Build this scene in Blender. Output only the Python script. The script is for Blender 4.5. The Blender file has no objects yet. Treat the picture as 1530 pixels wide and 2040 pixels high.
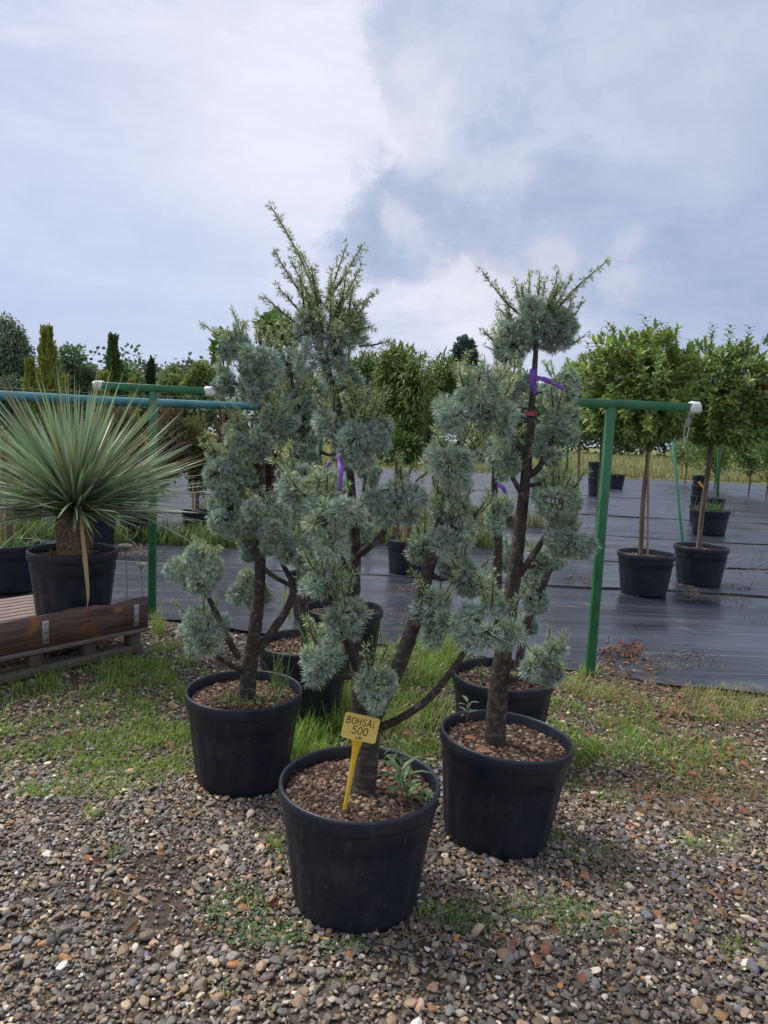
import bpy, math, random
import numpy as np
from mathutils import Vector, Matrix
R = math.radians
rng = np.random.RandomState(7)
random.seed(7)
S = bpy.context.scene
COL = S.collection

# ------------------------------------------------------------------ camera
FPX = 1414.0                       # focal length in pixels of the 1530x2040 photograph
CAMH = 1.43
PITCH, ROLL = R(6.05), R(2.4)
f0 = Vector((0, math.cos(PITCH), -math.sin(PITCH)))
u0 = Vector((0, math.sin(PITCH), math.cos(PITCH)))
r0 = Vector((1, 0, 0))
rc = r0 * math.cos(ROLL) + u0 * math.sin(ROLL)
uc = u0 * math.cos(ROLL) - r0 * math.sin(ROLL)
cd = bpy.data.cameras.new('camera')
cam = bpy.data.objects.new('camera', cd)
COL.objects.link(cam)
M = Matrix.Identity(4)
for i in range(3):
    M[i][0] = rc[i]; M[i][1] = uc[i]; M[i][2] = -f0[i]
M[2][3] = CAMH
cam.matrix_world = M
cd.sensor_fit = 'VERTICAL'
cd.sensor_height = 36.0
cd.lens = FPX / 2040 * 36.0
cd.clip_start = 0.05
cd.clip_end = 2000
S.camera = cam

def ray(px, py):
    return f0 + rc * ((px - 765) / FPX) - uc * ((py - 1020) / FPX)
def at(px, py, Y):
    r = ray(px, py); return Vector((0, 0, CAMH)) + r * (Y / r.y)
def gp(px, py, z=0.0):
    r = ray(px, py); return Vector((0, 0, CAMH)) + r * ((z - CAMH) / r.z)

# ------------------------------------------------------------------ world
S.view_settings.view_transform = 'Standard'
S.view_settings.look = 'None'
S.view_settings.exposure = 0.58
S.view_settings.gamma = 1.0
SUN_EL, SUN_AZ = R(56), R(-62)     # azimuth from +Y towards +X: the light comes from the left, high up
W = bpy.data.worlds.new('World'); S.world = W; W.use_nodes = True
nt = W.node_tree; N = nt.nodes; L = nt.links
N.clear()
out = N.new('ShaderNodeOutputWorld')
sky = N.new('ShaderNodeTexSky'); sky.sky_type = 'NISHITA'; sky.sun_disc = False
sky.sun_elevation = SUN_EL; sky.sun_rotation = SUN_AZ % (2 * math.pi)
sky.air_density = 1.0; sky.dust_density = 2.0
def wm(op, a, b=None, c=None, clamp=False):
    n = N.new('ShaderNodeMath'); n.operation = op; n.use_clamp = clamp
    for i, v in enumerate((a, b, c)):
        if v is None: continue
        if isinstance(v, (int, float)): n.inputs[i].default_value = v
        else: L.new(v, n.inputs[i])
    return n.outputs[0]
def wvm(op, a, b=None):
    n = N.new('ShaderNodeVectorMath'); n.operation = op
    for i, v in enumerate((a, b)):
        if v is None: continue
        if isinstance(v, (tuple, list, Vector)): n.inputs[i].default_value = v
        else: L.new(v, n.inputs[i])
    return n
def wnoise(vec, scale, detail=5, rough=0.55, dist=0.0):
    n = N.new('ShaderNodeTexNoise'); n.inputs['Scale'].default_value = scale
    n.inputs['Detail'].default_value = detail; n.inputs['Roughness'].default_value = rough
    n.inputs['Distortion'].default_value = dist
    L.new(vec, n.inputs['Vector']); return n
def wmix(f, a, b):
    n = N.new('ShaderNodeMix'); n.data_type = 'RGBA'
    if isinstance(f, (int, float)): n.inputs[0].default_value = f
    else: L.new(f, n.inputs[0])
    for i, v in ((6, a), (7, b)):
        if isinstance(v, (tuple, list)): n.inputs[i].default_value = (*v, 1)
        else: L.new(v, n.inputs[i])
    return n.outputs[2]
tc = N.new('ShaderNodeTexCoord')
d0 = tc.outputs['Generated']
# clouds live on the sky's direction sphere; two scales of warping give ragged edges
nz = wnoise(d0, 4.5, 10, 0.62)
warp = wvm('SCALE', wvm('SUBTRACT', nz.outputs['Color'], (0.5, 0.5, 0.5)).outputs[0]); warp.inputs['Scale'].default_value = 0.24
dw = wvm('NORMALIZE', wvm('ADD', d0, warp.outputs[0]).outputs[0]).outputs[0]
nz2 = wnoise(d0, 9.0, 10, 0.65)
warp2 = wvm('SCALE', wvm('SUBTRACT', nz2.outputs['Color'], (0.5, 0.5, 0.5)).outputs[0]); warp2.inputs['Scale'].default_value = 0.18
dw2 = wvm('NORMALIZE', wvm('ADD', d0, warp2.outputs[0]).outputs[0]).outputs[0]
def blob(px, py, rpx, soft=0.6, vec=None, sq=1.0):
    c = ray(px, py).normalized()
    df = wvm('SUBTRACT', vec or dw, tuple(c)).outputs[0]
    if sq != 1.0: df = wvm('MULTIPLY', df, (1, 1, sq)).outputs[0]
    dist = wvm('LENGTH', df).outputs['Value']
    mr = N.new('ShaderNodeMapRange'); mr.interpolation_type = 'SMOOTHSTEP'
    L.new(dist, mr.inputs['Value'])
    r = rpx / FPX
    mr.inputs['From Min'].default_value = r * (1 - soft); mr.inputs['From Max'].default_value = r * (1 + soft)
    mr.inputs['To Min'].default_value = 1; mr.inputs['To Max'].default_value = 0
    return mr.outputs['Result']
def wmax(*a):
    r = a[0]
    for x in a[1:]: r = wm('MAXIMUM', r, x)
    return r
def wramp(v, stops):
    r = N.new('ShaderNodeValToRGB'); L.new(v, r.inputs['Fac']); e = r.color_ramp.elements
    e[0].position = stops[0][0]; e[0].color = (*stops[0][1], 1); e[1].position = stops[-1][0]; e[1].color = (*stops[-1][1], 1)
    for p, c in stops[1:-1]:
        x = e.new(p); x.color = (*c, 1)
    return r.outputs['Color']
streak = N.new('ShaderNodeMapping'); streak.inputs['Scale'].default_value = (1.3, 1.3, 4.5); streak.inputs['Rotation'].default_value = (0, R(-10), 0)
L.new(d0, streak.inputs['Vector'])
ns = wnoise(streak.outputs[0], 3.4, 10, 0.62, 0.4)
base = wramp(ns.outputs['Fac'], [(0.36, (0.39, 0.44, 0.60)), (0.50, (0.50, 0.54, 0.68)), (0.64, (0.63, 0.65, 0.76))])
# a bright veil in the middle left, bluish low down
base = wmix(wm('MULTIPLY', blob(560, 300, 330, 0.95, dw2, 1.3), 0.75), base, (0.72, 0.725, 0.81))
base = wmix(wm('MULTIPLY', blob(120, 650, 420, 0.8, dw2, 1.6), 0.75), base, (0.42, 0.49, 0.67))
base = wmix(wm('MULTIPLY', blob(60, 230, 160, 0.9, dw2), 0.5), base, (0.46, 0.51, 0.68))
# the slate blue shower cloud on the right
dark = wmax(blob(1020, 100, 220, 0.16, dw2), blob(1340, 190, 370, 0.2), blob(1180, 330, 250, 0.12, dw2), blob(1000, 400, 135, 0.15, dw2), blob(860, 420, 125, 0.18, dw2), blob(760, 450, 95, 0.35, dw2), blob(1520, 520, 270, 0.3), blob(1640, 760, 420, 0.4))
nd = wnoise(dw2, 5.0, 9, 0.60)
slate = wramp(nd.outputs['Fac'], [(0.36, (0.19, 0.26, 0.41)), (0.50, (0.28, 0.35, 0.50)), (0.64, (0.42, 0.47, 0.60))])
slate = wmix(wm('MULTIPLY', blob(1450, 620, 260, 0.7, dw2), 0.75), slate, (0.235, 0.32, 0.48))
base = wmix(wm('MULTIPLY', dark, 0.72), base, slate)
base = wmix(wm('MULTIPLY', blob(1400, 150, 150, 0.9, dw2), 0.55), base, (0.54, 0.56, 0.67))
base = wmix(wm('MULTIPLY', blob(1260, 330, 120, 0.8, dw2), 0.15), base, (0.56, 0.60, 0.72))
# lit cloud edges
edge = wmax(blob(850, 235, 62, 0.7), wm('MULTIPLY', blob(795, 435, 34, 0.8), 0.9), wm('MULTIPLY', blob(980, 320, 80, 0.6, dw, 2.6), 0.6), wm('MULTIPLY', blob(830, 120, 40, 0.9), 0.7))
base = wmix(wm('MULTIPLY', edge, 0.42), base, (0.76, 0.75, 0.79))
warm = wmax(wm('MULTIPLY', blob(1090, 505, 60, 0.6, dw), 0.9), blob(1000, 580, 120, 0.9, dw2, 2.0), wm('MULTIPLY', blob(1250, 560, 60, 0.8, dw, 1.8), 0.8), wm('MULTIPLY', blob(1290, 490, 28, 0.8), 0.7))
base = wmix(wm('MULTIPLY', warm, 0.48), base, (0.68, 0.66, 0.72))
cl = N.new('ShaderNodeBackground'); L.new(base, cl.inputs['Color']); cl.inputs['Strength'].default_value = 0.87
bg = N.new('ShaderNodeBackground'); L.new(sky.outputs[0], bg.inputs['Color']); bg.inputs['Strength'].default_value = 0.08
mx = N.new('ShaderNodeMixShader'); mx.inputs[0].default_value = 0.93
L.new(bg.outputs[0], mx.inputs[1]); L.new(cl.outputs[0], mx.inputs[2]); L.new(mx.outputs[0], out.inputs['Surface'])

sl = bpy.data.lights.new('sun', 'SUN'); sl.energy = 2.7; sl.angle = R(24); sl.color = (1.0, 0.96, 0.90)
so = bpy.data.objects.new('sun', sl); COL.objects.link(so)
sd = Vector((math.sin(SUN_AZ) * math.cos(SUN_EL), math.cos(SUN_AZ) * math.cos(SUN_EL), math.sin(SUN_EL)))
so.rotation_euler = (-sd).to_track_quat('-Z', 'Y').to_euler()
so.location = (-4, -3, 6)

# ------------------------------------------------------------------ material helpers
def mat(name, color=(0.5, 0.5, 0.5), rough=0.6, attr=None, noise=None, bump=None, spec=0.5, transl=0.0, metal=0.0, attr_type='GEOMETRY', ramp=None, obj=True):
    m = bpy.data.materials.new(name); m.use_nodes = True
    t = m.node_tree; n = t.nodes; l = t.links
    p = n['Principled BSDF']; o = n['Material Output']
    p.inputs['Roughness'].default_value = rough
    p.inputs['Metallic'].default_value = metal
    p.inputs['Specular IOR Level'].default_value = spec
    c = None
    if attr:
        a = n.new('ShaderNodeAttribute'); a.attribute_name = attr; a.attribute_type = attr_type; c = a.outputs['Color']
    co = n.new('ShaderNodeTexCoord').outputs['Object']
    if noise:                                    # (scale, colour2, lo, hi[, stretch])
        st = noise[4] if len(noise) > 4 else (1, 1, 1)
        mp = n.new('ShaderNodeMapping'); mp.inputs['Scale'].default_value = st; l.new(co, mp.inputs['Vector'])
        x = n.new('ShaderNodeTexNoise'); x.inputs['Scale'].default_value = noise[0]; x.inputs['Detail'].default_value = 6; x.inputs['Roughness'].default_value = 0.6
        l.new(mp.outputs[0], x.inputs['Vector'])
        mr = n.new('ShaderNodeMapRange'); mr.inputs['From Min'].default_value = noise[2]; mr.inputs['From Max'].default_value = noise[3]
        l.new(x.outputs['Fac'], mr.inputs['Value'])
        mi = n.new('ShaderNodeMix'); mi.data_type = 'RGBA'; l.new(mr.outputs[0], mi.inputs[0])
        if c: l.new(c, mi.inputs[6])
        else: mi.inputs[6].default_value = (*color, 1)
        mi.inputs[7].default_value = (*noise[1], 1); c = mi.outputs[2]
    if c: l.new(c, p.inputs['Base Color'])
    else: p.inputs['Base Color'].default_value = (*color, 1)
    if bump:                                     # (scale, strength, distance[, stretch])
        st = bump[3] if len(bump) > 3 else (1, 1, 1)
        mp = n.new('ShaderNodeMapping'); mp.inputs['Scale'].default_value = st; l.new(co, mp.inputs['Vector'])
        x = n.new('ShaderNodeTexNoise'); x.inputs['Scale'].default_value = bump[0]; x.inputs['Detail'].default_value = 5
        l.new(mp.outputs[0], x.inputs['Vector'])
        b = n.new('ShaderNodeBump'); b.inputs['Strength'].default_value = bump[1]; b.inputs['Distance'].default_value = bump[2]
        l.new(x.outputs['Fac'], b.inputs['Height']); l.new(b.outputs[0], p.inputs['Normal'])
    if transl:
        tr = n.new('ShaderNodeBsdfTranslucent')
        if c: l.new(c, tr.inputs['Color'])
        else: tr.inputs['Color'].default_value = (*color, 1)
        ms = n.new('ShaderNodeMixShader'); ms.inputs[0].default_value = transl
        l.new(p.outputs[0], ms.inputs[1]); l.new(tr.outputs[0], ms.inputs[2]); l.new(ms.outputs[0], o.inputs['Surface'])
    return m

MT = {}
MT['needle'] = mat('cedar_needles', attr='col', rough=0.42, spec=0.6, transl=0.06)
MT['leaf'] = mat('leaf', attr='col', rough=0.42, spec=0.45, transl=0.25)
MT['dull_leaf'] = mat('dull_leaf', attr='col', rough=0.7, spec=0.3, transl=0.25)
MT['grass'] = mat('grass', attr='col', rough=0.55, spec=0.35, transl=0.35)
MT['bark'] = mat('cedar_bark', (0.042, 0.031, 0.025), 0.85, noise=(42, (0.165, 0.145, 0.12), 0.52, 0.72, (1, 1, 1.3)), bump=(60, 0.9, 0.006, (1, 1, 0.5)))
MT['bark2'] = mat('brown_bark', (0.12, 0.075, 0.045), 0.85, noise=(18, (0.20, 0.15, 0.11), 0.45, 0.7, (1, 1, 0.2)), bump=(40, 0.6, 0.004, (1, 1, 0.3)))
MT['cane'] = mat('cane', (0.34, 0.22, 0.11), 0.6, noise=(20, (0.18, 0.11, 0.06), 0.45, 0.7, (1, 1, 0.2)))
MT['bits'] = mat('soil_bits', attr='col', rough=0.85)
MT['soil'] = mat('soil', (0.045, 0.030, 0.020), 0.95, noise=(60, (0.12, 0.08, 0.05), 0.45, 0.65), bump=(90, 1.0, 0.01))
MT['pebble'] = mat('pebble', attr='col', attr_type='INSTANCER', rough=0.55, spec=0.45, noise=None, bump=(3, 0.25, 0.1))

def pot_material():
    m = bpy.data.materials.new('black_plastic'); m.use_nodes = True
    t = m.node_tree; n = t.nodes; l = t.links; p = n['Principled BSDF']
    co = n.new('ShaderNodeTexCoord').outputs['Object']
    def nz(scale, st=(1, 1, 1), det=6):
        mp = n.new('ShaderNodeMapping'); mp.inputs['Scale'].default_value = st; l.new(co, mp.inputs['Vector'])
        x = n.new('ShaderNodeTexNoise'); x.inputs['Scale'].default_value = scale; x.inputs['Detail'].default_value = det; l.new(mp.outputs[0], x.inputs['Vector']); return x.outputs['Fac']
    def mr(v, a, b, c=0, d=1):
        x = n.new('ShaderNodeMapRange'); x.inputs['From Min'].default_value = a; x.inputs['From Max'].default_value = b
        x.inputs['To Min'].default_value = c; x.inputs['To Max'].default_value = d; l.new(v, x.inputs['Value']); return x.outputs[0]
    def mix(f, a, b):
        x = n.new('ShaderNodeMix'); x.data_type = 'RGBA'; l.new(f, x.inputs[0])
        for i, v in ((6, a), (7, b)):
            if isinstance(v, tuple): x.inputs[i].default_value = (*v, 1)
            else: l.new(v, x.inputs[i])
        return x.outputs[2]
    c = mix(mr(nz(5), 0.35, 0.7), (0.0075, 0.0115, 0.022), (0.014, 0.018, 0.029))
    c = mix(mr(nz(6, (1, 1, 1.6), 9), 0.54, 0.74, 0, 0.42), c, (0.055, 0.050, 0.042))     # dried mud film
    c = mix(mr(nz(75), 0.64, 0.72, 0, 0.35), c, (0.13, 0.115, 0.09))           # splashed grit
    c = mix(mr(nz(9, (6, 6, 0.6)), 0.60, 0.72, 0, 0.35), c, (0.07, 0.07, 0.07))    # scuffs
    l.new(c, p.inputs['Base Color'])
    l.new(mr(nz(14), 0.3, 0.7, 0.34, 0.58), p.inputs['Roughness'])
    p.inputs['Specular IOR Level'].default_value = 0.42
    b = n.new('ShaderNodeBump'); b.inputs['Strength'].default_value = 0.25; b.inputs['Distance'].default_value = 0.003
    l.new(nz(30, (1, 1, 0.4)), b.inputs['Height']); l.new(b.outputs[0], p.inputs['Normal'])
    return m
MT['pot'] = pot_material()
MT['green_paint'] = mat('green_paint', (0.022, 0.155, 0.055), 0.42, noise=(9, (0.012, 0.075, 0.03), 0.45, 0.75, (1, 1, 0.6)), bump=(60, 0.15, 0.002))
MT['green_dull'] = mat('faded_green_paint', (0.07, 0.26, 0.15), 0.5, noise=(14, (0.05, 0.15, 0.10), 0.5, 0.75))
MT['white'] = mat('white_plastic', (0.72, 0.72, 0.70), 0.5, noise=(30, (0.45, 0.43, 0.40), 0.55, 0.8), bump=(40, 0.5, 0.01))
MT['steel'] = mat('galvanised_steel', (0.42, 0.45, 0.45), 0.45, metal=0.7, noise=(30, (0.25, 0.27, 0.28), 0.4, 0.7))
MT['pipe'] = mat('blue_pipe', (0.045, 0.19, 0.20), 0.4, noise=(5, (0.09, 0.25, 0.26), 0.45, 0.7), bump=(30, 0.1, 0.002))
MT['purple'] = mat('purple_tape', (0.26, 0.10, 0.48), 0.5, transl=0.25)
MT['red'] = mat('red_tape', (0.42, 0.05, 0.07), 0.5)
MT['yellow'] = mat('yellow_plastic', (0.80, 0.53, 0.035), 0.45, noise=(40, (0.66, 0.42, 0.04), 0.5, 0.8))
MT['yellow_plate'] = mat('yellow_plate', (0.74, 0.55, 0.12), 0.45, noise=(30, (0.66, 0.48, 0.11), 0.5, 0.8))
MT['ink'] = mat('marker_ink', (0.045, 0.018, 0.016), 0.5)
MT['orange'] = mat('orange_tag', (0.85, 0.30, 0.02), 0.5)
MT['wire'] = mat('wire', (0.03, 0.03, 0.03), 0.5)
MT['yucca_trunk'] = mat('yucca_trunk', attr='col', rough=0.9)
MT['far'] = mat('far_foliage', attr='col', rough=0.9, spec=0.1, transl=0.1)

def wood_mat(name, c1, c2, c3, stretch=(0.7, 8, 8)):
    m = bpy.data.materials.new(name); m.use_nodes = True
    t = m.node_tree; n = t.nodes; l = t.links; p = n['Principled BSDF']; p.inputs['Roughness'].default_value = 0.75
    co = n.new('ShaderNodeTexCoord').outputs['Object']
    mp = n.new('ShaderNodeMapping'); mp.inputs['Scale'].default_value = stretch; m0 = n.new('ShaderNodeMapping'); m0.inputs['Rotation'].default_value = (0, 0, -0.887); l.new(co, m0.inputs['Vector']); l.new(m0.outputs[0], mp.inputs['Vector'])
    x = n.new('ShaderNodeTexNoise'); x.inputs['Scale'].default_value = 5; x.inputs['Detail'].default_value = 8; x.inputs['Distortion'].default_value = 1.5; l.new(mp.outputs[0], x.inputs['Vector'])
    r = n.new('ShaderNodeValToRGB'); l.new(x.outputs['Fac'], r.inputs['Fac'])
    r.color_ramp.elements[0].position = 0.35; r.color_ramp.elements[0].color = (*c1, 1)
    r.color_ramp.elements[1].position = 0.65; r.color_ramp.elements[1].color = (*c2, 1)
    y = n.new('ShaderNodeTexNoise'); y.inputs['Scale'].default_value = 6.0; y.inputs['Detail'].default_value = 3; l.new(co, y.inputs['Vector'])
    mr = n.new('ShaderNodeMapRange'); mr.inputs['From Min'].default_value = 0.60; mr.inputs['From Max'].default_value = 0.67; l.new(y.outputs['Fac'], mr.inputs['Value'])
    mi = n.new('ShaderNodeMix'); mi.data_type = 'RGBA'; l.new(mr.outputs[0], mi.inputs[0]); l.new(r.outputs[0], mi.inputs[6]); mi.inputs[7].default_value = (*c3, 1)
    l.new(mi.outputs[2], p.inputs['Base Color'])
    b = n.new('ShaderNodeBump'); b.inputs['Strength'].default_value = 0.4; b.inputs['Distance'].default_value = 0.004; l.new(x.outputs['Fac'], b.inputs['Height']); l.new(b.outputs[0], p.inputs['Normal'])
    return m
MT['slab'] = wood_mat('live_edge_wood', (0.062, 0.037, 0.030), (0.16, 0.10, 0.08), (0.24, 0.10, 0.04))
MT['grey_wood'] = wood_mat('weathered_wood', (0.10, 0.080, 0.065), (0.18, 0.145, 0.12), (0.13, 0.10, 0.08))
MT['deck_wood'] = wood_mat('deck_wood', (0.15, 0.105, 0.085), (0.27, 0.20, 0.165), (0.20, 0.15, 0.12))

# ------------------------------------------------------------------ mesh helpers
class MB:
    """collects vertices, faces (grouped by corner count) and a colour per vertex"""
    def __init__(s): s.v = []; s.f = []; s.c = []; s.n = 0
    def add(s, V, F, C=None):
        V = np.asarray(V, float).reshape(-1, 3); F = np.asarray(F, int)
        s.v.append(V); s.f.append(F + s.n)
        if C is None: C = (1, 1, 1)
        C = np.asarray(C, float)
        if C.ndim == 1: C = np.tile(C, (len(V), 1))
        s.c.append(C); s.n += len(V)
    def build(s, name, m, parent=None, smooth=False, org=None):
        V = np.concatenate(s.v); C = np.concatenate(s.c)
        if parent is not None:
            o_ = np.array(parent['_org']); V = V - o_
        elif org is not None: V = V - np.array(org)
        me = bpy.data.meshes.new(name)
        idx = np.concatenate([f.ravel() for f in s.f])
        cnt = np.concatenate([np.full(len(f), f.shape[1]) for f in s.f])
        me.vertices.add(len(V)); me.vertices.foreach_set('co', V.ravel())
        me.loops.add(len(idx)); me.loops.foreach_set('vertex_index', idx)
        st = np.concatenate([[0], np.cumsum(cnt)[:-1]])
        me.polygons.add(len(cnt)); me.polygons.foreach_set('loop_start', st)
        me.update(calc_edges=True)
        a = me.attributes.new('col', 'FLOAT_COLOR', 'POINT')
        a.data.foreach_set('color', np.concatenate([C, np.ones((len(C), 1))], 1).ravel())
        if smooth: me.polygons.foreach_set('use_smooth', np.ones(len(cnt), bool))
        me.materials.append(m)
        o = bpy.data.objects.new(name, me); COL.objects.link(o)
        if parent is not None:
            o.parent = parent; o['_org'] = parent['_org']
        else:
            o['_org'] = list(org) if org is not None else [0, 0, 0]
            if org is not None: o.location = org
        return o
def thing(name, label, cat, loc, group=None):
    o = bpy.data.objects.new(name, None); COL.objects.link(o)
    o.empty_display_size = 0.1
    o.location = loc; o['_org'] = list(loc); o['label'] = label; o['category'] = cat
    if group: o['group'] = group
    return o
def tag(o, label, cat, group=None):
    o['label'] = label; o['category'] = cat
    if group: o['group'] = group
    return o
def kind(o, k, label=None):
    o['kind'] = k
    if label: o['label'] = label
    return o

def nrm(v): return v / np.maximum(np.linalg.norm(v, axis=-1, keepdims=True), 1e-9)
def rdir(n):
    v = rng.normal(size=(n, 3)); return nrm(v)
def frame(n):
    a = np.where(np.abs(n[:, 2:3]) < 0.9, np.array([[0, 0, 1.0]]), np.array([[1.0, 0, 0]]))
    u = nrm(np.cross(n, a)); v = np.cross(n, u); return u, v

def smooth_path(P, rad, k=6):
    P = np.asarray(P, float); rad = np.asarray(rad, float)
    if len(P) < 3: 
        t = np.linspace(0, 1, k + 1)[:, None]
        return P[0] * (1 - t) + P[1] * t, rad[0] * (1 - t[:, 0]) + rad[1] * t[:, 0]
    Q = np.vstack([2 * P[0] - P[1], P, 2 * P[-1] - P[-2]]); out = []; ro = []
    for i in range(1, len(Q) - 2):
        for j in range(k):
            t = j / k
            a, b, c, d = Q[i - 1], Q[i], Q[i + 1], Q[i + 2]
            out.append(0.5 * ((2 * b) + (c - a) * t + (2 * a - 5 * b + 4 * c - d) * t * t + (-a + 3 * b - 3 * c + d) * t ** 3))
            ro.append(rad[i - 1] * (1 - t) + rad[i] * t)
    out.append(P[-1]); ro.append(rad[-1])
    return np.array(out), np.array(ro)
def tube(mb, P, rad, sides=10, k=6, lump=0.0, c=(1, 1, 1), cap=True):
    P = np.asarray([tuple(p) for p in P], float)
    if np.isscalar(rad): rad = [rad] * len(P)
    C, r = smooth_path(P, rad, k) if k else (P, np.asarray(rad, float))
    n = len(C); T = nrm(np.gradient(C, axis=0))
    u = nrm(np.cross(T[0], [0.3, 0.9, 0.1])); V = []
    th = np.linspace(0, 2 * np.pi, sides, endpoint=False)
    for i in range(n):
        u = u - T[i] * np.dot(u, T[i]); u = u / np.linalg.norm(u); w = np.cross(T[i], u)
        rr = r[i] * (1 + lump * rng.uniform(-1, 1, sides))
        V.append(C[i] + (np.cos(th) * rr)[:, None] * u + (np.sin(th) * rr)[:, None] * w)
    V = np.concatenate(V); F = []
    for i in range(n - 1):
        for j in range(sides):
            F.append((i * sides + j, i * sides + (j + 1) % sides, (i + 1) * sides + (j + 1) % sides, (i + 1) * sides + j))
    mb.add(V, F, c)
    if cap:
        mb.add(V[-sides:], [list(range(sides))], c)
    return C
def box(mb, c, s, rz=0, ax=None, col=(1, 1, 1), bev=0.0):
    s = np.array(s) / 2.0
    if bev:
        b = bev; V = []
        # chamfered box: 24 corners
        for sx in (-1, 1):
            for sy in (-1, 1):
                for sz in (-1, 1):
                    V += [(sx * s[0], sy * (s[1] - b), sz * (s[2] - b)), (sx * (s[0] - b), sy * s[1], sz * (s[2] - b)), (sx * (s[0] - b), sy * (s[1] - b), sz * s[2])]
        V = np.array(V); import mathutils
        bmv = V
        import bmesh
        bm = bmesh.new(); vs = [bm.verts.new(v) for v in bmv]
        bmesh.ops.convex_hull(bm, input=vs); 
        bmesh.ops.dissolve_limit(bm, angle_limit=0.01, verts=bm.verts[:], edges=bm.edges[:])
        bm.verts.index_update(); V = np.array([v.co[:] for v in bm.verts]); fs = [[v.index for v in f.verts] for f in bm.faces]; bm.free()
    else:
        V = np.array([(x * s[0], y * s[1], z * s[2]) for x in (-1, 1) for y in (-1, 1) for z in (-1, 1)])
        fs = [(0, 1, 3, 2), (4, 6, 7, 5), (0, 4, 5, 1), (2, 3, 7, 6), (0, 2, 6, 4), (1, 5, 7, 3)]
    if ax is not None: V = V @ np.array(ax)
    elif rz:
        cs, sn = math.cos(rz), math.sin(rz); V = np.stack([V[:, 0] * cs - V[:, 1] * sn, V[:, 0] * sn + V[:, 1] * cs, V[:, 2]], 1)
    V = V + np.array(c)
    by = {}
    for f in fs: by.setdefault(len(f), []).append(f)
    first = True
    for kf, ff in by.items():
        mb.add(V, ff, col)
def axes_between(a, b, up=(0, 0, 1)):
    a = np.array(a, float); b = np.array(b, float); x = b - a; ln = np.linalg.norm(x); x /= ln
    y = np.cross(up, x); y /= np.linalg.norm(y); z = np.cross(x, y)
    return (a + b) / 2, ln, np.array([x, y, z])
def beam(mb, a, b, w, h, up=(0, 0, 1), bev=0.003):
    c, ln, A = axes_between(a, b, up); box(mb, c, (ln, w, h), ax=A, bev=bev)
def lathe(mb, prof, seg=48, org=(0, 0, 0), fl=None, tilt=None, c=(1, 1, 1)):
    th = np.linspace(0, 2 * np.pi, seg, endpoint=False); V = []
    for i, (r, z) in enumerate(prof):
        rr = np.full(seg, r)
        if fl is not None and fl[i]: rr = rr * (1 + fl[i] * np.tanh(4 * np.cos(th * fl_n[0])))
        V.append(np.stack([rr * np.cos(th), rr * np.sin(th), np.full(seg, z)], 1))
    V = np.concatenate(V)
    if tilt is not None: V = V @ tilt.T
    V = V + np.array(org); F = []
    for i in range(len(prof) - 1):
        for j in range(seg):
            F.append((i * seg + j, i * seg + (j + 1) % seg, (i + 1) * seg + (j + 1) % seg, (i + 1) * seg + j))
    mb.add(V, F, c)
fl_n = [16]

# vectorised shapes ------------------------------------------------------
def needles(mb, P, D, Ln, w, c0, c1):
    """thin diamonds: base P, direction D, length Ln; colours per needle from base c0 to tip c1"""
    n = len(P); u, v = frame(D); a = rng.uniform(0, np.pi, (n, 1)); s = u * np.cos(a) + v * np.sin(a)
    Ln = np.asarray(Ln).reshape(-1, 1) * np.ones((n, 1))
    V = np.stack([P, P + D * Ln * 0.45 + s * w, P + D * Ln, P + D * Ln * 0.45 - s * w], 1).reshape(-1, 3)
    F = np.arange(n * 4).reshape(n, 4)
    C = np.stack([c0, (c0 + c1) / 2, c1, (c0 + c1) / 2], 1).reshape(-1, 3)
    mb.add(V, F, C)
def leaves(mb, P, D, Ln, w, C, up=None, fold=0.25, droop=0.15):
    """pointed folded leaves (two quads wide, bent once)"""
    n = len(P); Ln = np.asarray(Ln, float).reshape(-1, 1) * np.ones((n, 1)); w = np.asarray(w, float).reshape(-1, 1) * np.ones((n, 1))
    if up is None: up = rdir(n) * 0.7 + np.array([0, 0, 1.0])
    s = nrm(np.cross(D, up)); nn = np.cross(s, D)
    P1 = P + D * Ln * 0.35; P2 = P + D * Ln * 0.72 - nn * Ln * droop * 0.35; T = P + D * Ln - nn * Ln * droop
    V = np.stack([P, P1 + s * w + nn * w * fold, P1, P1 - s * w + nn * w * fold, P2 + s * w * 0.75 + nn * w * fold * 0.7, P2, P2 - s * w * 0.75 + nn * w * fold * 0.7, T], 1).reshape(-1, 3)
    b = (np.arange(n) * 8)[:, None]
    F4 = np.concatenate([b + np.array([[1, 2, 5, 4]]), b + np.array([[2, 3, 6, 5]])])
    F3 = np.concatenate([b + np.array([[0, 2, 1]]), b + np.array([[0, 3, 2]]), b + np.array([[4, 5, 7]]), b + np.array([[5, 6, 7]])])
    Cv = np.repeat(C, 8, axis=0)
    off = mb.n
    mb.add(V, F4, Cv)
    mb.f.append(F3 + off)
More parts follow.
